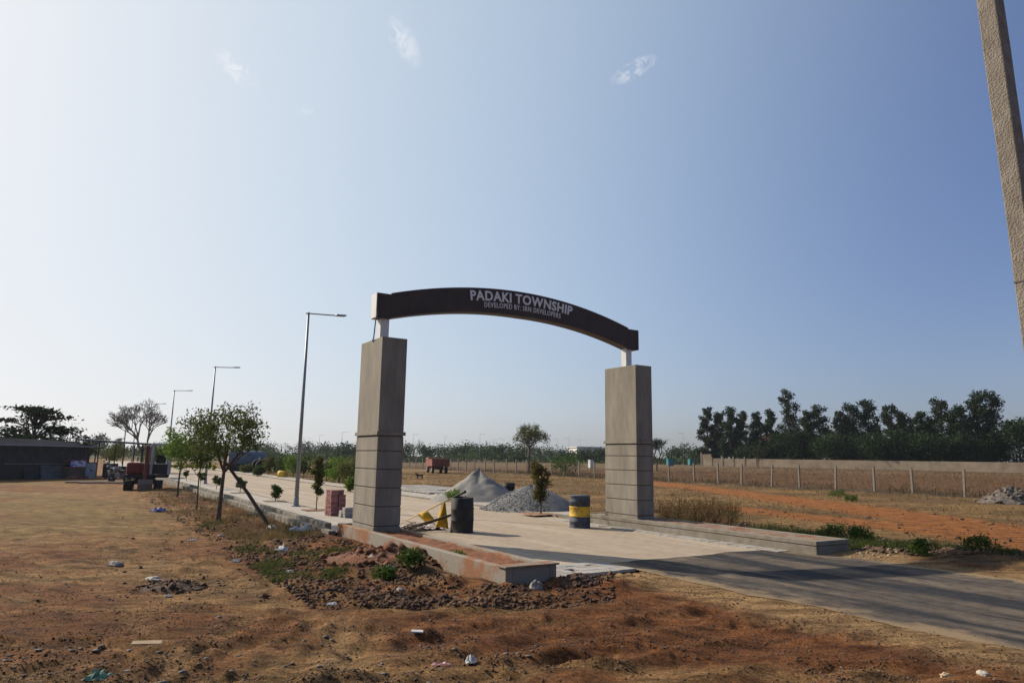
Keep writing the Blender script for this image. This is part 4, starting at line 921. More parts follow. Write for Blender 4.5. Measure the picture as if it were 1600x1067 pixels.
for i in range(3):
    for k in range(2): MB().box(-3.4 + 2.5 * i, -2.2 + 2.5 * i, -4.06, -3.98, p.z - 2.4 - 2.8 * k, p.z - 1.2 - 2.8 * k).build('window', mat('dark_glass', (.04, .05, .06), None, 3, .2), bl)

# ------------------------------------------------------------------ shed, canopy, excavator, motorcycles
SHEET = mat('dark_sheet', (.047, .044, .047), (.030, .028, .030), 1.5, .7)
sc_, se = at(-60, 751), at(137, 746.5); L = (se - sc_).length; a0 = math.atan2(se.y - sc_.y, se.x - sc_.x)
sh = thing('shed', 'long dark corrugated metal shed under the tiered tree', 'shed', sc_, a0)
n_ = int(L / .16); vs, fs = [], []
for i in range(n_ + 1):
    x = L * i / n_; y = .03 * (1 if i % 2 else -1)
    vs += [(x, y, -.1), (x, y, 2.15)]
for i in range(n_): fs.append((2 * i, 2 * i + 2, 2 * i + 3, 2 * i + 1))
w_ = MB().add(vs, fs).build('front_wall', SHEET, sh); s_ = w_.modifiers.new('thick', 'SOLIDIFY'); s_.thickness = .02
MB().box(L - .05, L + .0, .05, 3.6, -.1, 2.15).build('side_wall', SHEET, sh)
MB().box(0, L - .06, 3.55, 3.6, -.1, 2.5).build('back_wall', SHEET, sh)
MB().add([(-.2, -.35, 2.17), (L + .3, -.35, 2.17), (L + .3, 3.9, 2.62), (-.2, 3.9, 2.62), (-.2, -.35, 2.21), (L + .3, -.35, 2.21), (L + .3, 3.9, 2.66), (-.2, 3.9, 2.66)], [(0, 3, 2, 1), (4, 5, 6, 7), (0, 1, 5, 4), (1, 2, 6, 5), (2, 3, 7, 6), (3, 0, 4, 7)]).build('roof', mat('roof_sheet', (.04, .042, .048), (.025, .025, .03), 1, 1.0, spec=0), sh)
MB().box(-.2, L + .3, -.40, -.36, 2.14, 2.24).build('fascia', mat('grey_trim', (.28, .28, .30), None, 2), sh)
fr = lambda u, d: sc_ + Vector((math.cos(a0), math.sin(a0), 0)) * (L * u) + Vector((math.sin(a0), -math.cos(a0), 0)) * d
DKW = mat('dark_board', (.05, .05, .055), (.03, .03, .033), 3, .85); GRB = mat('grey_board', (.10, .115, .125), (.07, .08, .09), 3, .8)
def board(label, u, w, h, m, tilt=.18, name='leaning_panel'):
    t = thing(name, label, 'panel', fr(u, .45), a0); M = Matrix.Rotation(-tilt, 4, 'X')
    MB().box(-w / 2, w / 2, -.02, .02, 0, h, M).build('board', m, t); MB().box(-w / 2 - .03, w / 2 + .03, -.035, -.02, h - .05, h, M).build('top_edge', m, t); MB().box(-w / 2, -w / 2 + .05, -.035, -.021, 0, h - .05, M).build('side_edge', m, t)
board('dark panel leaning at the front of the shed', .475, .9, .85, DKW)
board('grey blue panel leaning on the shed next to the dark panel', .60, .85, .9, GRB)
board('second grey blue panel leaning on the shed beside the stall', .69, .75, .9, GRB)
tl = thing('long_plank', 'long thin plank resting along the front of the shed', 'plank', fr(.60, .5), a0); MB().box(-2.9, 2.6, -.06, .06, .98, 1.03).build('plank_top', mat('plank_wood', (.17, .14, .12), None, 5), tl)
for x in (-2.7, 2.4): MB().box(x, x + .06, -.05, .05, -.05, .98).build('leg', DKW, tl)
sl = thing('stall_cabinet', 'small stall cabinet with a blue and white sign on it', 'cabinet', fr(.80, .7), a0)
MB().box(-.6, .6, -.3, .3, 0, .75).build('cabinet', mat('brown_board', (.12, .085, .065), None, 4), sl); MB().box(-.66, .66, -.33, .33, .75, .80).build('top', mat('red_top', (.3, .08, .07), None, 4), sl)
MB().box(-.55, .55, -.36, -.33, .82, 1.2).build('sign_board', mat('sign_white', (.55, .57, .62), (.10, .13, .38), 5, .6, lo=.47, hi=.5, stretch=(1, 1, 2.5), detail=2), sl); MB().box(-.6, .6, -.33, .28, 1.2, 1.27).build('awning', mat('red_top', (.3, .08, .07), None, 4), sl)
fg_ = thing('metal_bin', 'pale grey metal bin at the end of the shed', 'bin', fr(.925, .7), a0 + .1); MB().box(-.42, .42, -.3, .3, 0, 1.05).build('body', mat('bin_grey', (.27, .31, .33), (.20, .23, .25), 3, .6), fg_, bevel=.03); MB().box(-.45, .45, -.33, .33, 1.05, 1.11).build('lid', GRB, fg_); MB().box(-.05, .05, -.33, -.30, .5, .62).build('latch', DKW, fg_)
bk = thing('brick_pile', 'low pile of red bricks under the blue and white sign', 'bricks', fr(.80, 1.3), a0)
for i in range(26):
    o = link('brick', bm_[i % 3], bk); o.location = (rnd.uniform(-.75, .75), rnd.uniform(-.22, .22), .07 * (i // 10)); o.rotation_euler = (0, 0, rnd.uniform(-.5, .5))
cp = at(168, 746.5); s = cp.y / F_PX
cn = thing('open_canopy', 'flat dark roofed open canopy on thin posts beside the shed', 'canopy', cp, .12)
MB().prism([(-2.3, 2.62), (-2.3, 2.74), (2.5, 2.50), (2.5, 2.38)], -.4, 3.2).build('roof', mat('canopy_roof', (.06, .065, .08), None, 2, .6), cn)
for x in (-2.1, -.9, 1.0, 1.7, 2.3):
    for y in (-.2, 3.0): MB().tube([(x, y, -.2), (x, y, 2.60 - .05 * (x + 2.3))], .04, 6).build('post', DKW, cn)
for x, z in ((-.9, 1.0), (.2, .8)): MB().box(x, x + .8, 1.2, 1.8, 0, z).build('crate', DKW, cn)
def cyl_x(m, x, y, z, r_, w, n=20): return m.lathe([(r_ * .9, -w / 2), (r_, -w * .42), (r_, w * .42), (r_ * .9, w / 2)], n, Matrix.Translation((x, y, z)) @ Matrix.Rotation(math.pi / 2, 4, 'Y'))
ex = thing('mini_excavator', 'red mini excavator with grey cab and folded arm', 'excavator', at(228, 765.5), .42)
EXR = mat('excavator_red', (.15, .032, .024), (.10, .022, .018), 3, .55); EXG = mat('cab_grey', (.36, .38, .40), (.28, .30, .32), 3, .5); TRK = mat('track_rubber', (.021, .019, .018), (.036, .030, .024), 6, .95)
for x in (-.80, .52):
    trk = MB().prism([(-.95, .12), (-.82, 0), (.82, 0), (.95, .12), (.97, .3), (.85, .44), (-.85, .44), (-.97, .3)], -.17, .17, Matrix.Translation((x, .25, 0)) @ Matrix.Rotation(math.pi / 2, 4, 'Z')).build('track', TRK, ex, bevel=.03)
    for k in range(9): MB().box(x - .18, x + .18, -.62 + k * .2, -.55 + k * .2, .43, .462).build('cleat', TRK, trk)
MB().box(-.6, .4, -.3, .8, .3, .5).build('undercarriage', BLK, ex)
MB().lathe([(.45, .5), (.45, .62)], 20, Matrix.Translation((-.1, .3, 0))).build('slew_ring', BLK, ex)
MB().box(-1.0, .95, -.35, 1.15, .62, .78).build('deck', BLK, ex, bevel=.03)
MB().box(-.95, -.2, -.25, 1.2, .78, 1.36).build('engine_cover', EXR, ex, bevel=.09)
MB().box(-.16, .95, .75, 1.25, .78, 1.30).build('counterweight', EXR, ex, bevel=.09)
MB().tube([(-.55, .7, 1.4), (-.55, .7, 1.62)], .05, 8).build('exhaust', STEEL, ex)
cb = MB().box(.08, 1.02, -.46, .78, 2.19, 2.33).build('cab', EXG, ex, bevel=.04)
for x, y in ((.15, -.39), (.95, -.39), (.15, .71), (.95, .71)): MB().box(x - .06, x + .06, y - .05, y + .05, .78, 2.21).build('pillar', EXG, cb)
MB().box(.19, .91, -.40, -.38, .80, 1.28).build('front_panel', BLK, cb); MB().box(.19, .91, -.41, -.37, 1.28, 1.33).build('cross_bar', EXG, cb)
gl = bpy.data.materials.new('cab_glass'); gl.use_nodes = True; gb = gl.node_tree.nodes['Principled BSDF']; gb.inputs['Roughness'].default_value = .08; gb.inputs['Base Color'].default_value = (.75, .8, .82, 1); gb.inputs['Transmission Weight'].default_value = 1.0; gb.inputs['IOR'].default_value = 1.02
MB().box(.19, .91, -.395, -.385, 1.33, 2.18).build('windscreen', gl, cb); MB().box(.935, .945, -.35, .67, 1.2, 2.18).build('side_window', gl, cb)
MB().box(.3, .75, .1, .5, .8, 1.15).build('seat', BLK, cb, bevel=.04); MB().box(.3, .75, .42, .55, 1.1, 1.75).build('seat_back', BLK, cb, bevel=.04)
MB().prism([(-.45, .75), (-.25, .8), (-.85, 1.75), (-1.0, 2.2), (-1.15, 2.15), (-1.1, 1.6)], -.09, .09, Matrix.Translation((-.03, 0, 0)) @ Matrix.Rotation(math.pi / 2, 4, 'Z') @ Matrix.Scale(1, 4)).build('boom', EXR, ex, bevel=.015)
MB().prism([(-1.0, 2.22), (-1.18, 2.2), (-1.42, .55), (-1.28, .52)], -.07, .07, Matrix.Translation((-.03, 0, 0)) @ Matrix.Rotation(math.pi / 2, 4, 'Z')).build('dipper_arm', EXR, ex, bevel=.015)
MB().tube([(-.03, -.62, 1.0), (-.03, -1.02, 1.75)], .045, 8).build('hydraulic_ram', STEEL, ex)
bkm = MB().prism([(-1.25, .55), (-1.45, .58), (-1.62, .35), (-1.58, .06), (-1.30, .0), (-1.12, .10), (-1.2, .14), (-1.42, .18), (-1.48, .34), (-1.36, .46)], -.32, .32, Matrix.Translation((.02, 0, 0)) @ Matrix.Rotation(math.pi / 2, 4, 'Z')).build('bucket', mat('bucket_steel', (.10, .085, .08), (.15, .11, .09), 5, .7), ex)
for k in range(5): MB().box(-.28 + k * .13, -.22 + k * .13, -1.14, -.98, .09, .125).build('tooth', BLK, bkm)
def motorcycle(label, loc, rz):
    m = thing('motorcycle', label, 'motorcycle', loc, rz, 'motorcycles parked by the excavator')
    for x in (-.62, .66):
        w = MB(); M = Matrix.Translation((x, 0, .30)) @ Matrix.Rotation(math.pi / 2, 4, 'X')
        w.lathe([(.25, -.045), (.30, -.03), (.30, .03), (.25, .045)], 22, M); o = w.build('wheel', mat('tyre', (.025, .025, .027), None, 8, .9), m)
        MB().lathe([(.235, -.03), (.25, -.035), (.25, .035), (.235, .03)], 22, M).build('rim', STEEL, o); MB().lathe([(.05, -.06), (.05, .06)], 10, M).build('hub', STEEL, o)
    MB().tube([(.66, 0, .30), (.50, 0, .72), (.42, 0, .98)], .028, 8).build('fork', STEEL, m)
    MB().tube([(.43, -.32, 1.03), (.42, -.15, 1.0), (.42, .15, 1.0), (.43, .32, 1.03)], .014, 6).build('handlebar', STEEL, m)
    MB().lathe([(.02, -.06), (.085, 0), (.085, .05)], 14, Matrix.Translation((.53, 0, .86)) @ Matrix.Rotation(math.pi / 2, 4, 'Y')).build('headlamp', mat('headlamp_glass', (.6, .6, .6), None, 3, .15), m)
    MB().prism([(.36, .72), (.34, .92), (.12, .95), (-.06, .80), (-.02, .68)], -.12, .12).build('fuel_tank', mat('bike_dark', (.03, .03, .04), None, 4, .3, spec=.5), m, bevel=.04)
    MB().prism([(-.02, .80), (-.3, .78), (-.72, .86), (-.74, .80), (-.3, .69), (-.02, .70)], -.12, .12).build('seat', BLK, m, bevel=.03)
    MB().prism([(.28, .32), (.30, .60), (-.16, .62), (-.22, .30)], -.13, .13).build('engine', mat('engine_grey', (.13, .13, .13), None, 6, .5), m, bevel=.03)
    MB().tube([(.2, -.14, .34), (-.2, -.16, .26), (-.8, -.17, .34)], [.022, .025, .045], 8).build('exhaust', STEEL, m)
    MB().prism([(-.34, .62), (-.62, .66), (-.90, .52), (-.92, .56), (-.62, .72), (-.34, .70)], -.07, .07).build('rear_fender', mat('bike_dark', (.03, .03, .04), None, 4, .3, spec=.5), m)
    MB().tube([(-.05, .10, .28), (.0, .26, 0)], .012, 6).build('kick_stand', STEEL, m); return m
motorcycle('dark motorcycle parked crosswise beside the excavator track', at(186, 755), 2.75)
motorcycle('dark motorcycle parked behind the nearer one under the canopy', at(172, 749), 2.5)
for i, (px, py, a, l_) in enumerate(((150, 755, .3, 3.2), (160, 756, .15, 2.6))):
    tag(MB().tube([Vector((-l_ / 2, 0, .06)), Vector((0, 0, .09)), Vector((l_ / 2, 0, .06))], [.05, .055, .04], 8).build('log', mat('pale_wood', (.26, .22, .18), None, 8, .9)), ['longer pale pole lying on the ground before the motorcycles', 'shorter pale pole lying across the longer one by the motorcycles'][i], 'pole')
    o = [x for x in col.objects if x.name.startswith('log')][-1]; o.location = at(px, py); o.rotation_euler = (0, 0, a)

# ------------------------------------------------------------------ rubble, litter, weeds
def scatter(box, seedless=None, dens=None):
    def f(rng, n):
        out = np.zeros((0, 3))
        while len(out) < n:
            px = rng.uniform(box[0], box[1], n * 2); py = box[2] + (box[3] - box[2]) * rng.uniform(0, 1, n * 2) ** 1.0
            xy = np.array([tuple(at(a, b)[:2]) for a, b in zip(px, py)]); g, r = rg(xy[:, 0], xy[:, 1])
            k = road_mask(g, r) < .01
            k &= ~((g > -.72) & (g < .85) & (r > -5.8) & (r < 75)) & ~((g > 7.4) & (g < 8.75) & (r > -5.65) & (r < 2.4))
            if dens is not None: k &= rng.uniform(0, 1, len(g)) < dens(g, r, xy[:, 0], xy[:, 1])
            xy = xy[k]; out = np.vstack([out, np.column_stack([xy, land(xy[:, 0], xy[:, 1])])])
        return out[:n]
    return f
bermd = lambda g, r, x, y: np.where((g > -3.0) & (g < 2.0) & (r > -7.2) & (r < 26) & (g + .0 * r < np.where(r < -5.7, 2.2, -.6)), .28 + .72 * sst(.42, .60, fbm(x / .55, y / .45, 4, 66)), .012)
tag(kind(rubble('crumbs', 24000, scatter((-40, 1640, 850, 1090), dens=lambda g, r, x, y: .12 + .88 * sst(.45, .62, fbm(x / .6, y / .45, 3, 71))), .004, .019, mat('crumb_soil', (.125, .068, .038), (.05, .03, .02), 2, .95), 11, None, .8), 'stuff'), 'loose crumbs of red brown soil over the churned lot', 'soil crumbs')
tag(kind(rubble('pebbles', 800, scatter((-40, 1640, 800, 1090), dens=lambda g, r, x, y: .25 + .75 * sst(.45, .65, fbm(x / .8, y / .8, 3, 7))), .006, .032, mat('pebble', (.17, .125, .095), (.07, .05, .04), 3, .95), 1), 'stuff'), 'small stones and chips strewn over the bare soil', 'stones')
tag(kind(rubble('grey_chips', 380, scatter((-40, 900, 850, 1080), dens=lambda g, r, x, y: sst(.5, .62, fbm(x / 1.1, y / .7, 3, 17))), .010, .05, mat('grey_chip', (.17, .15, .135), (.085, .075, .07), 3, .9), 2, None, .3), 'stuff'), 'flat grey stone chips on the bare lot', 'stones')
tag(kind(rubble('clods', 20000, scatter((180, 960, 770, 950), dens=bermd), .006, .055, mat('clod', (.11, .055, .030), (.045, .025, .017), 4, .95, .8, 30), 3, None, .8), 'stuff'), 'dark broken clods heaped along the kerb and planter', 'soil clods')
tag(kind(rubble('field_clods', 2500, scatter((1150, 1620, 800, 870), dens=lambda g, r, x, y: np.where((g > 8.7) & (g < 12.2) & (r < 2), 1., .05)), .02, .10, mat('clod2', (.12, .07, .042), (.06, .04, .025), 4, .95), 4), 'stuff'), 'brown clods beyond the long kerb planter', 'soil clods')
tag(kind(rubble('sand_crumbs', 500, scatter((1280, 1420, 846, 872), dens=lambda g, r, x, y: np.where((g > 7.8) & (r < -5.4), 1., .0)), .01, .05, mat('crumb', (.42, .31, .18), (.25, .18, .11), 4, .95), 6), 'stuff'), 'sandy crumbs at the end of the long kerb planter', 'soil clods')
def blades(name, label, cat, P, hmin, hmax, w, m, seed, spread=.35, per=1):
    rng = np.random.default_rng(seed); P = np.repeat(P, per, 0); n = len(P)
    P = P + np.column_stack([rng.normal(size=(n, 2)) * .05 * (per > 1), np.zeros(n)])
    h = rng.uniform(hmin, hmax, n)[:, None]; t = rng.normal(size=(n, 2)) * spread
    a = rng.uniform(0, 6.28, n); s = np.column_stack([np.cos(a), np.sin(a), np.zeros(n)]) * w
    top = P + np.column_stack([t * h, h[:, 0]]); mid = P + np.column_stack([t * h * .35, h[:, 0] * .55])
    V = np.stack([P - s, P + s, mid + s * .7, mid - s * .7, top], 1).reshape(-1, 3); i = 5 * np.arange(n)[:, None]
    Q = np.concatenate([i + np.array([[0, 1, 2]]), i + np.array([[0, 2, 3]]), i + np.array([[3, 2, 4]])])
    return tag(kind(np_mesh(name, V, Q, m), 'stuff'), label, cat)
rng0 = np.random.default_rng(3)
G_DRY = leaf_mat('dry_blade', (.24, .165, .075), (.12, .085, .04), .3, .8); G_GRN = leaf_mat('green_blade', (.085, .11, .026), (.05, .06, .02), .35, 1.5); G_BRN = leaf_mat('brown_stalk', (.19, .115, .055), (.10, .06, .03), .2, .4)
tufts = lambda g, r, x, y: bermd(g, r, x, y) * sst(.53, .62, fbm(x / .7, y / .7, 3, 27))
blades('green_grass', 'green grass tufts growing among the rubble by the kerb', 'grass', scatter((200, 860, 768, 910), dens=tufts)(rng0, 800), .03, .12, .005, G_GRN, 1, .8, 7)
blades('dry_grass', 'dry yellow grass along the kerb under the propped tree', 'grass', scatter((230, 620, 768, 850), dens=lambda g, r, x, y: np.where((g > -2.6) & (g < -.6) & (r > 1), 1., .03))(rng0, 620), .05, .24, .005, G_DRY, 2, .6, 6)
blades('straw', 'short trampled straw over the bare lot', 'straw', scatter((-40, 1000, 780, 1080), dens=lambda g, r, x, y: sst(.48, .62, fbm(x / 1.7, y / 1.0, 3, 37)))(rng0, 2200), .01, .035, .004, G_DRY, 3, 1.6, 3)
def field_pts(n, g0, g1, r0, r1, seed):
    rng = np.random.default_rng(seed); g = rng.uniform(g0, g1, n); r = rng.uniform(r0, r1, n)
    x = OX + g * GV[0] + r * RV[0]; y = OY + g * GV[1] + r * RV[1]
    k = (np.minimum(seg_dist(x, y, TRACK1) - .5, seg_dist(x, y, TRACK2)) > .9) & (fbm(x / 3, y / 2, 3, 55) > .42); x, y = x[k], y[k]; return np.column_stack([x, y, land(x, y)])
blades('field_stalks', 'brown dry stalks covering the fenced field', 'dry stalks', field_pts(38000, 40, 106, -38, 72, 4), .05, .30, .02, leaf_mat('field_stalk', (.20, .115, .055), (.075, .042, .022), .2, 1.1), 4, .6)
blades('verge_weeds', 'dark dry weeds along the foot of the fence', 'weeds', field_pts(5200, 38.3, 41, -30, 75, 5), .12, .5, .016, leaf_mat('verge', (.13, .10, .05), (.07, .055, .03), .2, .6), 5, .5)
blades('ochre_grass', 'low dry grass between the track and the fence', 'grass', field_pts(24000, 10, 38, -9, 62, 6), .03, .15, .014, leaf_mat('ochre_blade', (.21, .14, .06), (.09, .06, .028), .3, .5), 6, .8)
blades('far_grass', 'green grass patches beyond the long kerb planter', 'grass', scatter((1150, 1600, 812, 868), dens=lambda g, r, x, y: np.where((g > 8.8) & (g < 12.0), sst(.47, .58, fbm(x / .9, y / .9, 3, 47)), 0))(rng0, 420), .06, .2, .008, G_GRN, 7, .5, 9)
def dry_bush(label, loc, h, w, seed, m, n=420, group=None):
    rng = np.random.default_rng(seed); t = thing('dry_bush', label, 'dry bush', loc, 0, group); b = MB(); T = []
    for i in range(34):
        a = rng.uniform(0, 6.28); q = rng.uniform(.1, 1) ** .7; e = Vector((math.cos(a) * w / 2 * q, math.sin(a) * w / 2 * q, h * (1 - .45 * q) * rng.uniform(.7, 1.05)))
        s_ = Vector((e.x * .25, e.y * .25, 0)); b.tube([s_, s_.lerp(e, .5) + Vector((0, 0, .06 * h)), e], [.006, .004, .002], 3, cap=False)
        for k in range(3): T.append(s_.lerp(e, rng.uniform(.35, 1)))
    kind(b.build('stems', G_BRN, t), 'stuff'); T = np.array([tuple(v) for v in T]); P = T[rng.integers(0, len(T), n)] + rng.normal(size=(n, 3)) * .045
    V, Q = leaves(P, .026, rng); kind(np_mesh('foliage', V, Q, m, t), 'stuff')
for i in range(24):
    px = 1030 + (i * 37) % 128 + rnd.uniform(-4, 4); py = 800 + (i % 4) * 7 + rnd.uniform(-2, 2); p = at(px, py)
    if rg(p.x, p.y)[0] < 9.0: p = W(9.0 + rnd.uniform(0, .5), rg(p.x, p.y)[1])
    p.z = lz(p); dry_bush('dry brown bush in the thicket behind the long kerb planter', p, rnd.uniform(.35, 1.0), rnd.uniform(.7, 1.4), 600 + i, L_DRY if i % 5 else L_GREEN, 190, 'dry bushes behind the long kerb planter')
for i, (px, py, h, lm) in enumerate(((1435, 868, .32, L_GREEN), (1300, 838, .3, L_GREEN), (1345, 845, .34, L_GREEN), (1530, 862, .35, L_GREEN), (1310, 779, .5, L_GREEN), (1330, 783, .35, L_GREEN), (716, 896, .42, L_BRIGHT), (640, 885, .25, L_GREEN), (600, 905, .2, L_GREEN))):
    p = gp(px, py); w = h * 2.2 if i not in (6,) else h * 1.1
    tree('weed', ['green weed at the verge where the sandy ground begins', 'green weed close to the end of the long kerb planter', 'leafy weed past the end of the long kerb planter', 'bushy weed on the verge beside the orange track', 'dark green weed clump before the fence', 'low green weed clump before the fence', 'feathery green weed against the near planter wall', 'green weed on the red spoil beside the planter', 'small green weed low on the rubble'][i], p, h, w, .05, .01, 12, 700, .035, 700 + i, lm, cat='weed', clump_r=.5)
# litter and rubble one can point at
PAPER = mat('paper', (.55, .54, .53), (.40, .39, .38), 5, .7)
def crumple(name, label, cat, loc, sx, sy, sz, m, seed, rz=0.0, n=9):
    R = np.random.default_rng(seed); vs, fs = [], []
    for i in range(n + 1):
        for k in range(n + 1):
            u, v = i / n - .5, k / n - .5; e = 1 - max(abs(u), abs(v)) * 2
            vs.append((sx * (u + R.normal() * .05), sy * (v + R.normal() * .05), .012 + sz * .6 * (max(0, R.normal() * .5 + .5) * (min(1, e * 2) + .25))))
    for i in range(n):
        for k in range(n): a = i * (n + 1) + k; fs.append((a, a + n + 1, a + n + 2, a + 1))
    o = MB().add(vs, fs).build(name, m); o.location = loc; o.rotation_euler = (0, 0, rz); s_ = o.modifiers.new('thick', 'SOLIDIFY'); s_.thickness = .004; s_.offset = 1
    return tag(o, label, cat)
def flat_card(name, label, cat, px, py, w, l, th, m, rz, tilt=0.0):
    o = MB().prism([(-w / 2, 0), (w * .5, 0), (w * .46, th), (-w * .48, th)], -l / 2, l / 2).build(name, m); o.location = gp(px, py, .015); o.rotation_euler = (tilt, .05, rz); return tag(o, label, cat)
flat_card('paper_scrap', 'clean white paper rectangle on the bare soil', 'paper', 652, 989, .13, .085, .012, PAPER, .1)
flat_card('cardboard', 'torn tan cardboard strip on the bare soil', 'cardboard', 230, 1006, .27, .13, .006, mat('cardboard', (.33, .24, .15), (.24, .17, .10), 6), .35)
crumple('plastic_bag', 'green plastic bag half buried at the bottom of the lot', 'bag', gp(153, 1062), .20, .15, .07, mat('green_plastic', (.13, .24, .18), (.08, .16, .12), 6, .35), 3)
crumple('plastic_bag', 'blue plastic bag lying on the lot near the saplings', 'bag', gp(246, 799), .42, .35, .12, mat('blue_plastic', (.09, .14, .36), (.06, .09, .24), 5, .4), 4)
crumple('plastic_bag', 'grey white plastic sheet tangled below the outer kerb', 'bag', gp(476, 831), .75, .4, .22, mat('pale_plastic', (.52, .55, .62), (.36, .38, .42), 6, .4), 5)
crumple('plastic_bag', 'crumpled white bag on the dark rubble', 'bag', gp(440, 861), .28, .26, .10, PAPER, 6)
crumple('plastic_bag', 'white rag lying at the foot of the slanting prop', 'rag', gp(424, 826), .24, .2, .1, PAPER, 16)
crumple('paper_scrap', 'crumpled white paper beside the dark hole in the soil', 'paper', gp(736, 1036), .09, .12, .08, PAPER, 7)
crumple('paper_scrap', 'pink and white wrapper lying flat on the soil', 'wrapper', gp(690, 1040), .17, .06, .02, mat('wrapper', (.62, .45, .42), (.45, .13, .10), 9, .5), 8)
crumple('paper_scrap', 'small white paper bit amid the grey chips', 'paper', gp(518, 946), .12, .08, .04, PAPER, 9)
crumple('paper_scrap', 'small scrap of white paper close to the dark mound', 'paper', gp(263, 932), .09, .06, .02, PAPER, 10)
for i, (px, py) in enumerate(((368, 878), (452, 895), (392, 803), (610, 888), (300, 845), (560, 872), (490, 812), (345, 838))):
    crumple('paper_scrap', 'small pale litter scrap on the rubble strip', 'litter', gp(px, py), .14, .1, .05, PAPER, 30 + i).__setitem__('group', 'pale litter on the rubble strip')
STW = mat('white_stone', (.42, .38, .32), (.30, .26, .21), 6, .9, .4, 30); STG = mat('grey_stone', (.27, .24, .22), (.17, .15, .14), 6, .9, .6, 30)
def stone(label, px, py, s, m, seed, flat=.55, name='stone'):
    rng = np.random.default_rng(seed); p = gp(px, py); n1, n2 = 10, 6; vs, fs = [], []
    for i in range(n2 + 1):
        ph = math.pi * i / n2
        for k in range(n1):
            th = 2 * math.pi * k / n1; q = s * (1 + rng.normal() * .13); vs.append((q * math.sin(ph) * math.cos(th) * 1.25, q * math.sin(ph) * math.sin(th), q * math.cos(ph) * flat))
    for i in range(n2):
        for k in range(n1): fs.append((i * n1 + k, (i + 1) * n1 + k, (i + 1) * n1 + (k + 1) % n1, i * n1 + (k + 1) % n1))
    o = MB().add(vs, fs).build(name, m); o.location = p + Vector((0, 0, s * flat * .45)); o.rotation_euler = (0, 0, rng.uniform(0, 6)); return tag(o, label, 'stone')
stone('pale flat stone on the edge of the dark soil mound', 240, 906, .10, STW, 1, .4)
stone('grey stone lying alone on the bare lot', 180, 884, .11, STG, 2)
stone('pale stone standing on the weeds beside the planter', 582, 876, .09, STW, 3, .8)
stone('rounded grey stone at the end of the near planter', 838, 922, .10, STG, 4, .9)
stone('grey stone on the soil in front of the rubble', 626, 924, .06, STG, 5, .7)
stone('dark stone by the hole in the foreground soil', 737, 1024, .06, mat('dark_stone', (.07, .06, .055), None, 6), 6, .8)
stone('small white stone in the foreground near the asphalt', 1536, 1054, .05, STW, 7)
stone('small tan stone in the foreground near the asphalt', 1478, 1058, .05, mat('tan_stone', (.45, .33, .2), None, 6), 8)
for i, (px, py) in enumerate(((727, 893), (738, 899), (748, 905), (757, 898), (765, 904), (731, 906), (775, 909))):
    b = MB().box(-.11, .11, -.055, .055, -.035, .035).build('brick', mat('broken_brick', (.34, .14, .09), (.22, .09, .06), 8, .95, .5, 30), None, bevel=.012); b.location = gp(px, py, .09); b.rotation_euler = (rnd.uniform(-.7, .7), rnd.uniform(-.7, .7), rnd.uniform(0, 3)); tag(b, 'broken red brick in the rubble beside the planter end', 'brick', 'broken bricks beside the planter end')
bt = thing('plastic_bottle', 'clear crushed plastic bottle against the planter wall', 'bottle', gp(684, 886, .07), .4); bt.rotation_euler = (math.pi / 2 - .2, 0, .6)
pg = bpy.data.materials.new('bottle_plastic'); pg.use_nodes = True; q_ = pg.node_tree.nodes['Principled BSDF']; q_.inputs['Roughness'].default_value = .15; q_.inputs['Transmission Weight'].default_value = .85; q_.inputs['Base Color'].default_value = (.8, .88, .9, 1); q_.inputs['IOR'].default_value = 1.2
MB().lathe([(.05, -.15), (.06, -.13), (.055, -.05), (.06, 0), (.058, .08), (.02, .14), (.02, .17)], 14, wob=lambda t, z: 1 + .08 * math.sin(3 * t + 30 * z)).build('body', pg, bt, smooth=True); MB().lathe([(.024, .17), (.024, .19)], 10).build('cap', BLUE, bt)
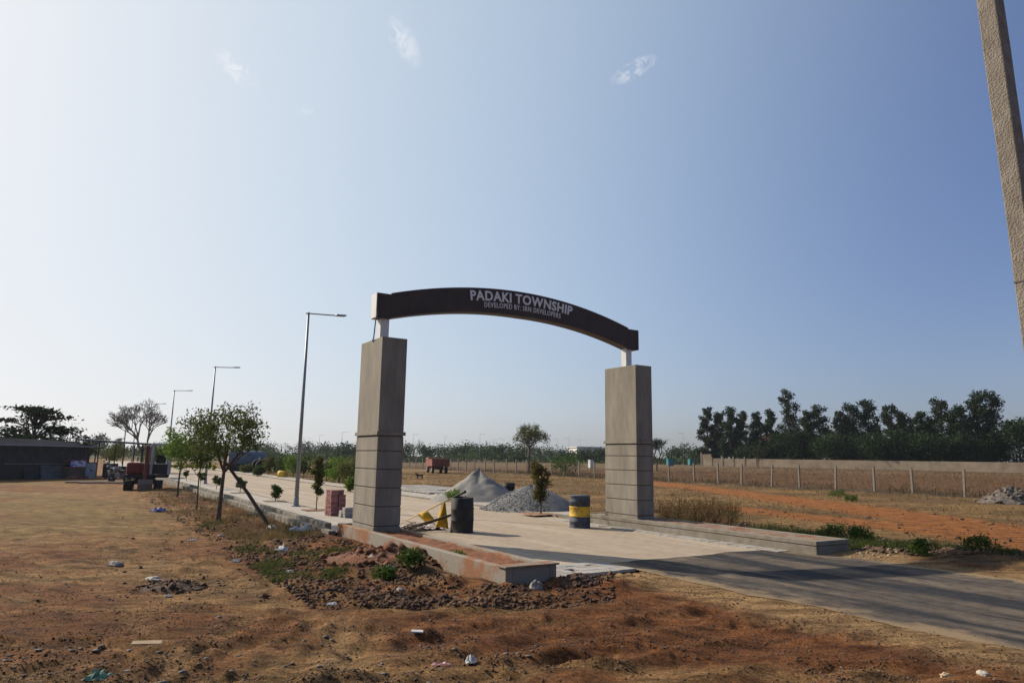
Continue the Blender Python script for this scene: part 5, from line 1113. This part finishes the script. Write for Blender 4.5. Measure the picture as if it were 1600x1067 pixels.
def mound(label, px, py, R, h, m, seed):
    c = gp(px, py); vs, fs = [], []; n1, n2 = 28, 12
    for i in range(n2 + 1):
        q = i / n2
        for k in range(n1):
            t = 6.2832 * k / n1; x, y = R * q * math.cos(t) * 1.3, R * q * math.sin(t); vs.append((x, y, h * (1 - q ** 1.4) * (.5 + float(fbm(np.array([x * 9 + 3]), np.array([y * 9]), 3, seed)[0])) - .02 * q))
    for i in range(n2):
        for k in range(n1): fs.append((i * n1 + k, (i + 1) * n1 + k, (i + 1) * n1 + (k + 1) % n1, i * n1 + (k + 1) % n1))
    o = MB().add(vs, fs).build('soil_mound', m); o.location = c
    def pts(rng, n):
        t = rng.uniform(0, 6.28, n); q = np.sqrt(rng.uniform(0, 1.15, n)); return np.stack([R * q * np.cos(t) * 1.3, R * q * np.sin(t), np.maximum(h * (1 - q ** 1.4), 0)], 1)
    kind(rubble('clods', 170, pts, R * .025, R * .17, m, seed + 50, o, .8), 'stuff'); return tag(o, label, 'mound')
DKS = mat('dark_soil', (.10, .055, .035), (.06, .035, .025), 8, .95, .8, 30)
mound('low dark soil mound with a pale stone on the bare lot', 268, 918, .36, .10, DKS, 1)
mound('grey rubble mound at the edge of the far field', 1582, 786, 1.3, .75, mat('rubble_grey', (.14, .115, .095), (.085, .07, .06), 4, .95, .9, 12), 2)
mound('dark clod mound at the corner of the near planter', 905, 912, .3, .16, DKS, 3)
mound('red spoil mound against the wall of the near planter', 600, 872, .85, .17, mat('red_spoil', (.20, .072, .03), (.09, .042, .025), 4, .95, .9, 20), 4)

# ------------------------------------------------------------------ haze over the plots
hm = bpy.data.materials.new('haze'); hm.use_nodes = True; hn = hm.node_tree.nodes; hn.remove(hn['Principled BSDF'])
pv = hn.new('ShaderNodeVolumePrincipled'); pv.inputs['Color'].default_value = (.80, .87, .97, 1); pv.inputs['Density'].default_value = .00016; pv.inputs['Anisotropy'].default_value = .35
hm.node_tree.links.new(pv.outputs[0], hn['Material Output'].inputs['Volume'])
hz_ = MB().box(-1600, 1600, -1600, 1600, -1.5, 26).build('haze', hm); tag(kind(hz_, 'stuff'), 'thin pale haze hanging over the whole site', 'haze')
